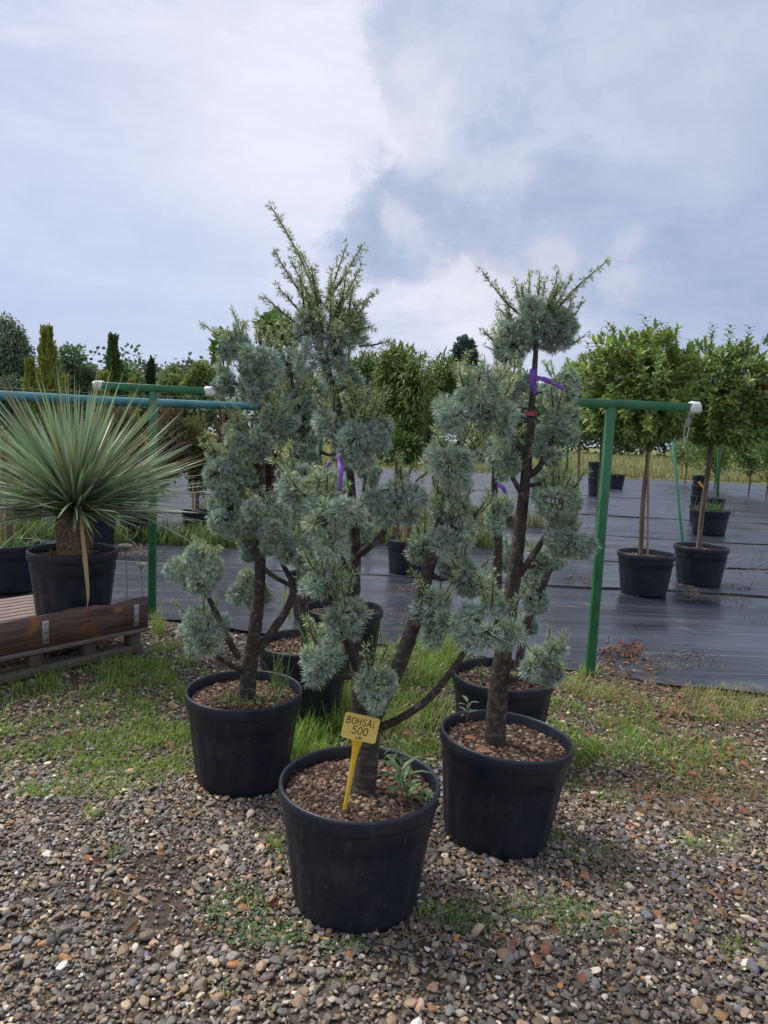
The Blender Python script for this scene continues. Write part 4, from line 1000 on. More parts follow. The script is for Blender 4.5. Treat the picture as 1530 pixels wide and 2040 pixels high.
mb.add(V, F, Cv); kind(mb.build('leaf_rosette', MT['leaf'], root), 'stuff')
# dead yellow leaf hanging in front
mb = MB(); pts = [at(160, 1008, py_.y - .14), at(163, 1050, py_.y - .30), at(170, 1120, py_.y - .33), at(175, 1180, py_.y - .33), at(174, 1212, py_.y - .33)]
PP = np.array([tuple(q) for q in pts]); Cc, ww = smooth_path(PP, [.006, .011, .014, .009, .001], 5); V = []
for i in range(len(Cc)): V += [Cc[i] + np.array([ww[i], 0, 0]), Cc[i] + np.array([0, .004, 0]), Cc[i] - np.array([ww[i], 0, 0])]
F = [(3 * i + j, 3 * i + j + 1, 3 * i + j + 4, 3 * i + j + 3) for i in range(len(Cc) - 1) for j in (0, 1)]
mb.add(V, F, (0.52, 0.40, 0.21)); o = mb.build('dead_leaf', MT['dull_leaf'], root); o['label'] = 'straw coloured dead leaf hanging down'

# ------------------------------------------------------------------ grass and weeds
GR = np.array((0.23, 0.37, 0.065)); GR2 = np.array((0.13, 0.23, 0.06)); STRAW = np.array((0.46, 0.37, 0.19)); LIME = np.array((0.34, 0.48, 0.08))
def patch_pts(px, py, rx, ry, n):
    a = rng.uniform(0, 6.28, n); r = np.sqrt(rng.rand(n)); P = []
    for i in range(n):
        g = gp(px + rx * r[i] * math.cos(a[i]), py + ry * r[i] * math.sin(a[i])); P.append((g.x, g.y, gh(g.x, g.y) - 0.002))
    return np.array(P)
def keep_clear(P, k=1.12):
    ok = np.ones(len(P), bool)
    for (a, b, rr) in POTS_XY: ok &= (P[:, 0] - a) ** 2 + (P[:, 1] - b) ** 2 > (rr * k) ** 2
    # the pallet
    s = -((P - FE1) @ dv); t = (P - FE1) @ nv; ok &= ~((s > 0) & (s < 2.3) & (t > 0.01) & (t < 1.25))
    return P[ok]
gm = MB()
def grass_patch(px, py, rx, ry, ntuft, h, mix=(0.7, 0.2, 0.1), nb=9, w=0.0022, lean=0.55, spread=0.02):
    T = keep_clear(patch_pts(px, py, rx, ry, ntuft)); pn = np.sin(T[:, 0] * 9 + 2 * np.sin(T[:, 1] * 5)) * np.cos(T[:, 1] * 8 + np.sin(T[:, 0] * 6)) if len(T) else 0
    if len(T) > 40: T = T[pn + rng.normal(0, .25, len(T)) > (-.10 if py < 1340 else -.34)]
    n = len(T)
    if n == 0: return
    k = rng.randint(max(3, nb - 4), nb + 5, n); idx = np.repeat(np.arange(n), k); P = T[idx] + np.concatenate([rng.normal(0, spread, (len(idx), 2)), np.zeros((len(idx), 1))], 1)
    m = len(P); pal = np.array([GR, LIME, STRAW]); tc_ = rng.choice(3, n, p=np.array(mix) / sum(mix)); c = pal[tc_[idx]] * (1 + rng.uniform(-0.3, 0.25, (m, 1))) ; g2 = rng.rand(m, 1) < .3; c = np.where(g2, c * .5 + GR2 * .5, c)
    H = h * rng.uniform(0.35, 1.1, m) * np.repeat(rng.uniform(0.6, 1.2, n), k)
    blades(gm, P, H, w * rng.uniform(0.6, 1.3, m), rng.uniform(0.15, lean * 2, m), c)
# left lawn-like strip
grass_patch(170, 1400, 230, 120, 620, 0.07, (.6, .3, .1), lean=.8)
grass_patch(120, 1330, 170, 45, 260, 0.11, (.6, .35, .05), lean=.6)
grass_patch(60, 1470, 130, 70, 240, 0.05, (.5, .25, .25), lean=.9)
grass_patch(250, 1500, 150, 55, 230, 0.05, (.6, .3, .1), lean=.9)
grass_patch(345, 1310, 50, 50, 110, 0.11, (.5, .45, .05), lean=.5)
grass_patch(312, 1255, 14, 14, 16, 0.20, (.4, .55, .05), lean=.4)
grass_patch(290, 1345, 130, 40, 200, 0.07, (.6, .35, .05), lean=.6)
grass_patch(160, 1490, 220, 95, 520, 0.055, (.45, .4, .15), lean=.9)
grass_patch(330, 1440, 60, 90, 160, 0.08, (.5, .4, .1), lean=.7)
grass_patch(1250, 1530, 160, 60, 160, 0.05, (.5, .3, .2), lean=.9)
# between the pots
grass_patch(640, 1440, 80, 90, 330, 0.17, (.6, .38, .02), lean=.5, w=.0028)
grass_patch(620, 1500, 50, 50, 90, 0.12, (.6, .35, .05), lean=.6, w=.003)
grass_patch(820, 1400, 100, 90, 420, 0.12, (.5, .3, .2), lean=.5)
grass_patch(820, 1310, 120, 50, 260, 0.17, (.5, .45, .05), lean=.45)
grass_patch(560, 1330, 60, 60, 120, 0.16, (.6, .35, .05), lean=.5)
grass_patch(830, 1470, 60, 50, 130, 0.05, (.5, .3, .2), lean=.9)
grass_patch(610, 1200, 60, 50, 100, 0.22, (.6, .35, .05), lean=.4)
# right bank
grass_patch(1190, 1430, 120, 70, 330, 0.09, (.55, .3, .15), lean=.8)
grass_patch(1300, 1490, 180, 40, 300, 0.07, (.65, .15, .2), lean=.8)
grass_patch(1430, 1400, 120, 35, 330, 0.085, (.25, .1, .65), lean=.7)
grass_patch(1470, 1540, 110, 50, 150, 0.05, (.3, .1, .6), lean=1.0)
grass_patch(1180, 1375, 60, 25, 130, 0.10, (.25, .25, .5), lean=.8)
grass_patch(1300, 1570, 120, 40, 60, 0.04, (.2, .1, .7), lean=1.2)
grass_patch(1440, 1650, 90, 50, 90, 0.045, (.5, .2, .3), lean=.9)
grass_patch(1175, 1345, 18, 12, 26, 0.10, (.5, .4, .1))
# single tufts in the gravel
for (x, y, rx, ry, n_, h) in ((182, 1625, 22, 10, 9, .06), (225, 1722, 26, 12, 7, .055), (548, 1690, 14, 22, 5, .10), (90, 1560, 60, 18, 26, .04), (1130, 1660, 50, 16, 26, .04), (1180, 1700, 60, 14, 18, .05), (880, 1850, 60, 26, 34, .05), (1080, 1830, 110, 34, 46, .04), (950, 1875, 50, 14, 20, .03), (1170, 1850, 90, 24, 30, .03), (1480, 1930, 60, 40, 26, .03), (480, 1840, 60, 50, 26, .03), (540, 1890, 60, 26, 24, .025), (690, 1915, 50, 14, 16, .02), (300, 1400, 60, 60, 40, .05), (440, 2020, 8, 6, 3, .04), (690, 1990, 10, 6, 3, .03), (1240, 1760, 60, 20, 14, .03), (990, 1960, 30, 10, 6, .02), (750, 1880, 120, 12, 20, .02)):
    grass_patch(x, y, rx, ry, n_, h, (.7, .2, .1), nb=8, lean=.8, spread=.010, w=.0018)
kind(gm.build('grass', MT['grass']), 'stuff', 'tufts of green grass growing through the gravel')

# low creeping weeds
wm_ = MB()
for (x, y, rx, ry, n_) in ((470, 1850, 70, 70, 420), (545, 1900, 70, 30, 260), (700, 1925, 60, 14, 90), (1060, 1830, 150, 26, 420), (930, 1870, 70, 20, 240), (1190, 1875, 90, 24, 180), (250, 1480, 160, 60, 520), (100, 1400, 120, 60, 460), (1230, 1480, 120, 50, 480), (1330, 1470, 120, 40, 260), (820, 1440, 80, 60, 260), (1480, 1560, 60, 40, 80), (1250, 1710, 100, 20, 70), (1400, 1860, 90, 26, 60)):
    P = keep_clear(patch_pts(x, y, rx, ry, n_)); n = len(P); P[:, 2] += rng.uniform(0.004, 0.028, n); D = rdir(n); D[:, 2] = np.abs(D[:, 2]) * .5; D = nrm(D)
    leaves(wm_, P, D, rng.uniform(0.006, 0.017, n), rng.uniform(.0018, .004, n), jit((0.11, 0.185, 0.07), n, .4), droop=.2)
kind(wm_.build('creeping_weeds', MT['dull_leaf']), 'stuff', 'low creeping weeds in the gravel')
# dry litter
lm = MB()
for (x, y, rx, ry, n_) in ((1250, 1400, 160, 60, 150), (1430, 1450, 120, 60, 90), (1230, 1330, 90, 16, 50), (250, 1440, 240, 110, 70), (820, 1430, 110, 70, 40), (1400, 1560, 130, 60, 80), (1200, 1560, 120, 80, 40), (500, 1750, 400, 150, 20), (1200, 1850, 300, 120, 30)):
    P = keep_clear(patch_pts(x, y, rx, ry, n_)); n = len(P); P[:, 2] += rng.uniform(.014, .035, n); D = rdir(n); D[:, 2] *= .2; D = nrm(D)
    leaves(lm, P, D, rng.uniform(0.02, 0.062, n), rng.uniform(.006, .013, n), jit((0.25, 0.125, 0.065), n, .45), droop=.35, fold=.6)
for (x, y, rx, ry, n_) in ((1420, 1580, 140, 60, 520), (1250, 1370, 110, 30, 420), (1330, 1420, 200, 60, 420), (250, 1400, 260, 130, 300), (1300, 1700, 300, 300, 130), (400, 1780, 400, 200, 60), (900, 1890, 200, 60, 60)):
    P = keep_clear(patch_pts(x, y, rx, ry, n_)); n = len(P); P[:, 2] += rng.uniform(.012, .035, n); D = rdir(n); D[:, 2] *= .15; D = nrm(D)
    cc = jit((0.36, 0.27, 0.16), n, .3); needles(lm, P, D, rng.uniform(.04, .14, n), .0011, cc, cc)
kind(lm.build('leaf_litter', MT['dull_leaf']), 'stuff', 'dry brown leaves and straw on the ground')

# debris on the fabric
dm = MB()
def on_fabric(px, py, rx, ry, n_):
    P = patch_pts(px, py, rx, ry, n_); P[:, 2] = 0.022; ok = np.array([P[i, 1] > edge_y(P[i, 0]) for i in range(len(P))]); return P[ok]
for (x, y, rx, ry, n_, s) in ((1400, 1235, 140, 130, 110, .006), (1300, 1000, 250, 60, 160, .012), (1470, 1130, 80, 50, 260, .010), (1270, 1185, 55, 7, 60, .007), (1385, 1165, 55, 10, 60, .008), (1460, 1200, 40, 14, 90, .007), (1375, 1190, 20, 16, 50, .008), (800, 1180, 40, 10, 110, .008), (810, 1225, 60, 10, 80, .006), (360, 1180, 40, 40, 50, .006), (1160, 1158, 40, 8, 70, .008), (360, 1120, 60, 40, 50, .008), (1200, 1080, 90, 60, 50, .008), (700, 1250, 200, 40, 60, .006), (270, 1100, 60, 14, 160, .012), (1330, 1320, 130, 20, 160, .007)):
    P = on_fabric(x, y, rx, ry, n_); n = len(P)
    if n: granules(dm, P, rng.uniform(.4, 1, n) * s, jit((0.27, 0.20, 0.13), n, .55), .6)
    P = on_fabric(x, y, rx, ry, n_ // 2); n = len(P)
    if n:
        D = rdir(n); D[:, 2] *= .15; D = nrm(D); leaves(dm, P, D, rng.uniform(1.5, 5, n) * s, rng.uniform(.5, 1.0, n) * s, jit((0.20, 0.11, 0.06), n, .45), fold=.6, droop=.3)
P = on_fabric(1240, 1305, 45, 14, 60); n = len(P); D = rdir(n); D[:, 2] = abs(D[:, 2]) * .6; D = nrm(D); P[:, 2] += rng.uniform(0, .03, n)
leaves(dm, P, D, rng.uniform(.04, .08, n), .010, jit((0.19, 0.085, 0.045), n, .5), fold=.8, droop=.5)
kind(dm.build('fabric_litter', MT['dull_leaf']), 'stuff', 'crumbs, leaves and pebbles on the ground fabric')

def weed_plant(name, label, cat, base, h, nl, Ll, wl, col, lean=(0, 0), up=.7, m='leaf'):
    base = np.array(base, float); root_o = MB(); top = base + np.array([lean[0], lean[1], h])
    cc = jit(col, 1, .05)[0]
    tube(root_o, [base - np.array([0, 0, .01]), (base + top) / 2 + np.array([.005, 0, 0]), top], [.003, .0022, .0012], 5, 4, c=cc * .8)
    t = np.linspace(.12, 1, nl); a = np.arange(nl) * 2.4 + rng.uniform(0, 6); P = base + (top - base) * t[:, None]; D = nrm(np.stack([np.cos(a), np.sin(a), np.full(nl, up)], 1))
    leaves(root_o, P, D, Ll * rng.uniform(.7, 1.15, nl), wl, jit(col, nl, .2), up=np.tile([[0, 0, 1.0]], (nl, 1)), droop=.35, fold=.3)
    return tag(root_o.build(name, MT[m], org=tuple(base)), label, cat)
zA = pA.z * .88
weed_plant('weed_plant', 'narrow leaved green weed sprouting in the front pot right of the stem', 'weed', tuple(at(812, 1598, pA.y - .03)), .10, 15, .085, .008, (0.13, 0.23, 0.09), (-.03, -.01), .8)
weed_plant('weed_plant', 'small green weed by the right inner rim of the front pot', 'weed', tuple(at(838, 1610, pA.y - .06)), .035, 8, .05, .008, (0.12, 0.22, 0.08), (.02, 0), .5)
weed_plant('weed_plant', 'feathery grey green weed behind the stem in the front pot', 'weed', tuple(at(790, 1530, pA.y + .11)), .09, 26, .06, .004, (0.09, 0.14, 0.07), (0, 0), .2, 'dull_leaf')
weed_plant('weed_plant', 'small pale weed in the right pot, left of the stem', 'weed', tuple(at(930, 1432, pC.y + .10)), .07, 9, .045, .008, (0.16, 0.22, 0.13), (.0, 0), .8)
# weeds in pot B spilling over the rim
def pot_weeds(label, pts, n, h, col, lean=.7):
    mb = MB(); P = np.array([tuple(at(*q)) for q in pts]); o = P[0]; P = P[rng.randint(0, len(P), n)] + np.concatenate([rng.normal(0, .018, (n, 2)), np.zeros((n, 1))], 1)
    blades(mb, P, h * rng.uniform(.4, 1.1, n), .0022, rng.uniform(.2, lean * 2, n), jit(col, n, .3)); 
    k = n // 2; D = rdir(k); D[:, 2] = abs(D[:, 2]) * .6; leaves(mb, P[:k] + np.array([0, 0, .01]), nrm(D), rng.uniform(.02, .04, k), .005, jit(col, k, .3))
    return tag(mb.build('weed_tuft', MT['grass'], org=tuple(o)), label, 'weed')
pot_weeds('thin grass and sprawling weeds along the front rim of the left pot', [(455, 1400, pB.y - .16), (490, 1405, pB.y - .18), (520, 1402, pB.y - .17), (550, 1398, pB.y - .14), (560, 1380, pB.y - .06)], 60, .11, (0.20, 0.28, 0.08), .9)
pot_weeds('taller pale grass in the left pot right of its stem', [(545, 1375, pB.y), (560, 1370, pB.y + .02)], 26, .22, (0.22, 0.30, 0.10), .4)
pot_weeds('bushy grass tufts spilling round the crowded pot behind', [(640, 1285, pE.y - .1), (655, 1290, pE.y - .12), (620, 1300, pE.y - .15)], 60, .22, (0.16, 0.28, 0.07), .5)
pot_weeds('green weeds in the half hidden pot behind the right cedar', [(960, 1345, pD.y - .1), (1060, 1355, pD.y - .15), (1040, 1350, pD.y - .15)], 40, .06, (0.15, 0.26, 0.08), .8)
# brown dry leaf in pot C
for (lab, q, d, L_, c_) in (('curled tan leaf on the soil left of the right stem', (945, 1497, pC.y - .10), (1, .2, .05), .075, (0.36, 0.20, 0.12)), ('small orange dry leaf on the soil of the right pot', (925, 1470, pC.y - .02), (1, .1, .1), .045, (0.42, 0.18, 0.07)),
    ('curled brown leaf lying on the gravel right of the right pot', (1160, 1470, 2.95), (1, -.4, -.05), .07, (0.28, 0.12, 0.06)), ('pinkish brown leaf on the grass above the front pot', (800, 1468, 2.7), (1, .0, .02), .06, (0.30, 0.15, 0.11))):
    mb = MB(); p = np.array(at(*q)); 
    if q[2] > 2.6: p = np.array(gp(q[0], q[1])) + np.array([0, 0, .02])
    leaves(mb, p[None], nrm(np.array([d], float)), L_, L_ * .22, np.array([c_]), up=np.array([[0, -.4, 1.0]]), fold=.6, droop=.2); tag(mb.build('dry_leaf', MT['dull_leaf'], org=tuple(p)), lab, 'leaf')
# arching grass plant left of the front pot
mb = MB(); g = np.array(gp(578, 1742)); n = 8; blades(mb, np.tile(g, (n, 1)) + rng.normal(0, .006, (n, 3)) * [1, 1, 0], [.19, .16, .12, .14, .10, .09, .12, .08], .0038, [.45, .5, .7, .5, .9, .8, .3, .9], jit((0.22, 0.36, 0.08), n, .2), az=np.array([3.0, 3.4, 3.1, 2.6, 3.6, 2.2, 2.0, 4.0]), segs=6)
tag(mb.build('grass_tuft', MT['grass'], org=tuple(g)), 'bright arching grass tuft against the left side of the front pot', 'grass')
# wild carrot flowers behind the pallet
for (lab, x, y, yb, r_, Y) in (('full white wild carrot flower above the pallet end', 250, 1088, 1210, .042, 4.75), ('smaller opening wild carrot flower beside the left post', 281, 1125, 1230, .032, 4.75)):
    top = np.array(at(x, y, Y)); g = np.array([top[0] + .0, top[1], 0]); root = thing('wild_carrot', lab, 'flower', tuple(g), 'wild carrot flowers')
    mb = MB(); tube(mb, [g, (g + top) / 2 + np.array([.012, 0, 0]), top - np.array([0, 0, .03])], [.003, .0022, .0018], 5, 5, c=(0.10, .17, .06))
    for k in range(22):
        a = k * 2.4; rr = r_ * math.sqrt(k / 22); e = top + np.array([rr * math.cos(a), rr * math.sin(a), -.25 * rr * rr / r_]); tube(mb, [top - np.array([0, 0, .03]), e], [.0009, .0006], 4, 1, c=(0.12, .2, .07))
    mb.build('stem', MT['dull_leaf'], root)
    mb = MB(); n = 420; a = rng.uniform(0, 6.28, n); rr = r_ * np.sqrt(rng.rand(n)); P = top + np.stack([rr * np.cos(a), rr * np.sin(a), .012 * (1 - (rr / r_) ** 2) + rng.uniform(0, .006, n)], 1); granules(mb, P, np.full(n, .0027), jit((0.62, .64, .50), n, .1), .8)
    mb.build('flower_head', MT['bits'], root)
# tall dry stems
for (lab, x, y, x1, y1) in (('slender green seed stalk in front of the fabric left of the near T post', 1160, 1330, 1178, 1235), ('thin pale seed stalk right of the near T post', 1205, 1350, 1212, 1262), ('tall thin stalk with buds behind the front pot', 815, 1400, 800, 1220), ('brown seed heads on stalks between the front cedar stems', 735, 1390, 742, 1265)):
    g = np.array(gp(x, y)); t_ = np.array(at(x1, y1, g[1])); mb = MB(); tube(mb, [g, (g + t_) / 2 + np.array([.01, 0, 0]), t_], [.0016, .0013, .0008], 5, 4, c=(0.16, .19, .08))
    n = 26; k = rng.uniform(.45, 1, n)[:, None]; P = g + (t_ - g) * k; D = rdir(n); D[:, 2] = abs(D[:, 2]); leaves(mb, P, nrm(D), rng.uniform(.008, .028, n), .003, jit((0.22, .25, .10), n, .3)); tag(mb.build('weed_stalk', MT['dull_leaf'], org=tuple(g)), lab, 'weed')

# ------------------------------------------------------------------ mophead broadleaf trees
def mophead(label, pot_px, pot_py, pot_w, crown, stem, D=.46, nt=620, stake=None, group='round headed potted broadleaf trees', col=(0.21, 0.31, 0.075), Lf=.085, pot=True, Y=None, potH=None, sepstem=None):
    if Y is None:
        p = gp(pot_px, pot_py); Y = p.y + D * .38
    base = at(pot_px, pot_py, Y); base = np.array([base.x, Y, 0.015]); Rr = pot_w / FPX * Y / 2
    root = thing('potted_tree', label, 'potted tree', tuple(base), group)
    H = potH or Rr * 1.5
    if pot: make_pot(root, tuple(base), Rr, Rr * .78, H, soil=.86, seg=48, nbits=160, bitsz=.012)
    mb = MB(); pts = [np.array(at(x, y, Y + d)) for x, y, d, r in stem]; pts[0][2] = H * .8 if pot else 0; tube(mb, pts, [q[3] for q in stem], 9, 5, .06)
    cc = np.array(at(crown[0], crown[1], Y)); s = Y / FPX; rx, rz = crown[2] * s, crown[3] * s
    for _ in range(16):
        d = rdir(1)[0]; d[2] = abs(d[2]) * .8; e_ = cc + d * np.array([rx, rx, rz]) * .8; st = pts[-1]; tube(mb, [st, (st + e_) / 2 + np.array([0, 0, -.04]), e_], [.011, .008, .003], 5, 4)
    tk = mb.build('trunk', MT['bark2'], root, smooth=True)
    if stake:
        mb = MB(); a_ = np.array(at(stake[0], stake[1], Y - .03)); b_ = np.array(at(stake[2], stake[3], Y - .03)); a_[2] = H * .8; tube(mb, [a_, b_], .011, 8, 2); mb.build('stake', MT['cane'], root, smooth=True)
    mb = MB(); n = nt
    d = rdir(n); bump = 1 + .13 * np.sin(d[:, 0] * 7 + cc[0] * 5) * np.cos(d[:, 2] * 6 + 1) + .08 * np.sin(d[:, 1] * 11 + d[:, 0] * 9)
    q = d * (rng.uniform(.25, 1, (n, 1)) ** .4) * bump[:, None]; q[:, 2] = np.where(q[:, 2] < -.55, -.55 + (q[:, 2] + .55) * .3, q[:, 2])
    T = cc + q * np.array([rx, rx, rz]); out_ = nrm(d + np.array([0, 0, .55])); hgt = q[:, 2]
    k = 8; a = (np.arange(k) * 2.4)[None] + rng.uniform(0, 6, (n, 1)); u, v = frame(out_)
    el = np.linspace(.15, 1.1, k)[None] * np.ones((n, 1))
    Dl = out_[:, None] * np.cos(el)[..., None] + (u[:, None] * np.cos(a)[..., None] + v[:, None] * np.sin(a)[..., None]) * np.sin(el)[..., None]
    Pl = T[:, None] - out_[:, None] * (np.linspace(0, .05, k))[None, :, None]
    base_c = np.array(col) * (1 + rng.uniform(-.22, .22, (n, 1, 1))) * np.ones((n, k, 1))
    young = (rng.rand(n, 1, 1) < .22) * (np.arange(k) < 4)[None, :, None]; base_c = np.where(young, base_c * .3 + np.array((0.36, .42, .09)) * .8, base_c); red = (rng.rand(n, 1, 1) < .004); base_c = np.where(red, np.array((.25, .07, .04)), base_c)
    base_c = base_c * (1 + rng.uniform(-.18, .18, (n, k, 1)))
    leaves(mb, Pl.reshape(-1, 3), nrm(Dl.reshape(-1, 3)), rng.uniform(.7, 1.15, n * k) * Lf, Lf * .19, base_c.reshape(-1, 3), up=(out_[:, None] * np.ones((n, k, 1)) + np.array([0, 0, .3])).reshape(-1, 3), fold=.35, droop=.22)
    # a few leafy shoots standing proud
    for _ in range(16):
        d = rdir(1)[0]; d[2] = abs(d[2]); d = d / np.linalg.norm(d); e_ = cc + d * np.array([rx, rx, rz]) * rng.uniform(1.0, 1.10); m_ = 10; tt_ = np.linspace(0, 1, m_)[:, None]; up_ = np.array([0, 0, .09]) + d * .03
        Pp = e_ + up_ * tt_; aa = np.arange(m_) * 2.4; Dd = nrm(np.stack([np.cos(aa), np.sin(aa), np.full(m_, .6)], 1)); leaves(mb, Pp, Dd, Lf * rng.uniform(.6, 1, m_), Lf * .17, jit((0.15, .22, .05), m_, .2), up=np.tile([[0, 0, 1.]], (m_, 1)), droop=.35)
    kind(mb.build('crown', MT['leaf'], root), 'stuff')
    return root
mophead('mophead tree in the left of two tapered pots, cane tied to its stem', 1280, 1192, 112, (1268, 788, 116, 124), [(1277, 1100, 0, .024), (1281, 1000, 0, .022), (1290, 920, 0, .019), (1296, 850, 0, .016)], stake=(1291, 1105, 1292, 900), nt=1050)
mophead('mophead tree at the right edge with its thick leaning stem', 1390, 1172, 104, (1442, 800, 112, 118), [(1392, 1085, 0, .026), (1400, 1010, 0, .026), (1412, 930, 0, .026), (1418, 860, 0, .02)], nt=1050, col=(0.185, .28, .07))
mophead('narrow green mophead tree behind the left of the pair', 1190, 965, 60, (1165, 810, 60, 85), [(1196, 955, 0, .03), (1198, 900, 0, .028), (1197, 850, 0, .02)], Y=12.5, nt=700, Lf=.12, D=.45, pot=False)
mophead('leafy tree behind the cedars between the two right T bars', 1155, 940, 60, (1160, 800, 60, 80), [(1155, 940, 0, .03), (1155, 870, 0, .02)], Y=15, nt=500, Lf=.13, pot=False)

# ------------------------------------------------------------------ spare pots and potted things on the fabric
def spare_pot(label, px, pyb, wpx, H=None, group=None, z0=.015, Y=None, name='plant_pot', bits=60, D=.45, stack=1, plant=None):
    if Y is None: Y = gp(px, pyb).y + D * .38
    q = at(px, pyb, Y); Rr = wpx / FPX * Y / 2; base = (q.x, Y, z0); H = H or Rr * 1.55
    root = thing(name, label, 'plant pot' if not plant else 'potted plant', base, group)
    make_pot(root, base, Rr, Rr * .8, H, soil=.84, seg=40, nbits=bits, bitsz=.012)
    if plant: plant(root, np.array(base) + np.array([0, 0, H * .85]), Rr)
    return root, H
def tuft_plant(h, n, col, stem=None):
    def f(root, c, Rr):
        mb = MB(); P = c + np.concatenate([rng.normal(0, Rr * .45, (n, 2)), np.zeros((n, 1))], 1)
        blades(mb, P, h * rng.uniform(.4, 1.1, n), .006, rng.uniform(.2, 1.3, n), jit(col, n, .3)); mb.build('foliage', MT['grass'], root)
        if stem:
            mb = MB(); tube(mb, [c - np.array([0, 0, .03]), c + np.array([0, 0, stem * .5]), c + np.array([.02, 0, stem])], [.03, .026, .02], 8, 3, .05); mb.build('trunk', MT['bark2'], root, smooth=True)
            mb = MB(); tube(mb, [c + np.array([-.05, -.03, -.03]), c + np.array([-.05, -.03, stem])], .014, 7, 1); mb.build('stake', MT['cane'], root, smooth=True)
    return f
spare_pot('black pot with grass and a cane, right of the front stem in mid distance', 811, 1150, 90, plant=tuft_plant(.16, 90, (.2, .28, .08), stem=.5), name='potted_plant')
spare_pot('small black pot alone on the fabric between yucca and cedars', 392, 1070, 62, plant=tuft_plant(.1, 30, (.13, .16, .06), stem=.45), name='potted_plant')
spare_pot('black pot peeking out just right of the yucca trunk', 200, 1100, 62, H=.42, plant=tuft_plant(.12, 30, (.13, .2, .07)), name='potted_plant')
spare_pot('wide dark tub behind the left T post', 272, 1080, 70, H=.40, plant=tuft_plant(.15, 40, (.12, .17, .06)), name='potted_plant')
spare_pot('black pot with lush grass at the left edge behind the pallet', 20, 1140, 130, H=.40, Y=5.9, plant=tuft_plant(.22, 120, (.15, .27, .07), stem=.9), name='potted_plant')
spare_pot('dark pot behind the yucca leaves at the left', 55, 1060, 60, H=.42, plant=tuft_plant(.15, 40, (.12, .2, .06)), name='potted_plant')
g1 = 'empty black pots on the fabric edge'
spare_pot('lower of two stacked pots beside the near T post', 1187, 990, 36, group=g1, H=.52)
r_, h_ = spare_pot('bluish pot standing on top of the two pot pile', 1184, 990, 34, group=g1, z0=.53, H=.45)
spare_pot('pot with sprouting weeds right of the two pot pile', 1225, 976, 36, group=g1, H=.5, plant=tuft_plant(.3, 50, (.14, .26, .08)), name='potted_plant')
spare_pot('tapered pot with grassy plant and orange tag behind the right mophead', 1411, 1068, 74, H=.42, plant=tuft_plant(.30, 130, (.10, .17, .05)), name='potted_plant')
Yp = gp(1411, 1068).y
for k in range(4):
    labs = ['lowest nested pot in the stack behind the right mophead stem', 'second nested pot from the bottom of that four pot stack', 'third nested pot, below the topmost of the four pot stack', 'topmost nested pot of the stack behind the right mophead stem']
    spare_pot(labs[k], 1391, 1010, 34 - k, group='nested pots in a leaning stack', z0=.015 + k * .2, Y=Yp + 2.2, H=.32, bits=0)
spare_pot('dark pot at the right behind the grassy tagged pot', 1425, 990, 40, H=.4, Y=Yp + 3.5)
mb = MB(); a = np.array(at(1392, 960, Yp)); b = np.array(at(1404, 975, Yp)); beam(mb, a, b, .004, .035, up=(0, 0, 1), bev=.001); tag(mb.build('plant_tag', MT['orange'], org=tuple(a)), 'orange plant label tucked in the grassy pot at the right', 'tag')

# ------------------------------------------------------------------ background plants
def foliage_cloud(mb, c, R3, n, Lf, col, a=.3, up=.2, lobes=6, wf=.28, shell=.45):
    c = np.array(c, float); R3 = np.array(R3, float); cl = rdir(lobes) * rng.uniform(.3, .7, (lobes, 1)); cr = rng.uniform(.35, .6, lobes); cl = np.vstack([cl, [[0, 0, 0]]]); cr = np.append(cr, .6)
    i = rng.randint(0, len(cr), n); d = rdir(n); q = cl[i] + d * (cr[i] * rng.uniform(shell, 1.05, n))[:, None]
    P = c + q * R3; D = nrm(d * .6 + rdir(n) * .6 + np.array([0, 0, up])); lobe = (1 + rng.uniform(-.18, .18, len(cr)))[i][:, None]
    leaves(mb, P, D, rng.uniform(.6, 1.2, n) * Lf, Lf * wf, np.clip(jit(col, n, a) * lobe, 0, 1))
def shrub(name, label, cat, px, py, Y, w, h, col, n=1500, Lf=.1, group=None, up=.3, m='leaf', wf=.28, stem=True, lobes=7):
    """px, py: middle of the crown; w, h in photo pixels (full)"""
    c = np.array(at(px, py, Y)); s = Y / FPX; g = (c[0], Y, .02); root = thing(name, label, cat, g, group)
    mb = MB(); foliage_cloud(mb, c, (w / 2 * s, w / 2 * s, h / 2 * s), n, Lf, col, up=up, wf=wf, lobes=lobes); kind(mb.build('crown', MT[m], root), 'stuff')
    if stem:
        mb = MB(); tube(mb, [np.array(g), np.array([c[0] + .02, Y, c[2] * .5]), c], [.03, .025, .01], 7, 3, .05)
        for _ in range(7):
            d = rdir(1)[0] * .6; tube(mb, [np.array([c[0], Y, max(.1, c[2] - h / 2 * s * .9)]), c + d * np.array([w, w, h]) / 2 * s], [.015, .004], 5, 3)
        mb.build('trunk', MT['bark2'], root, smooth=True)
    return root
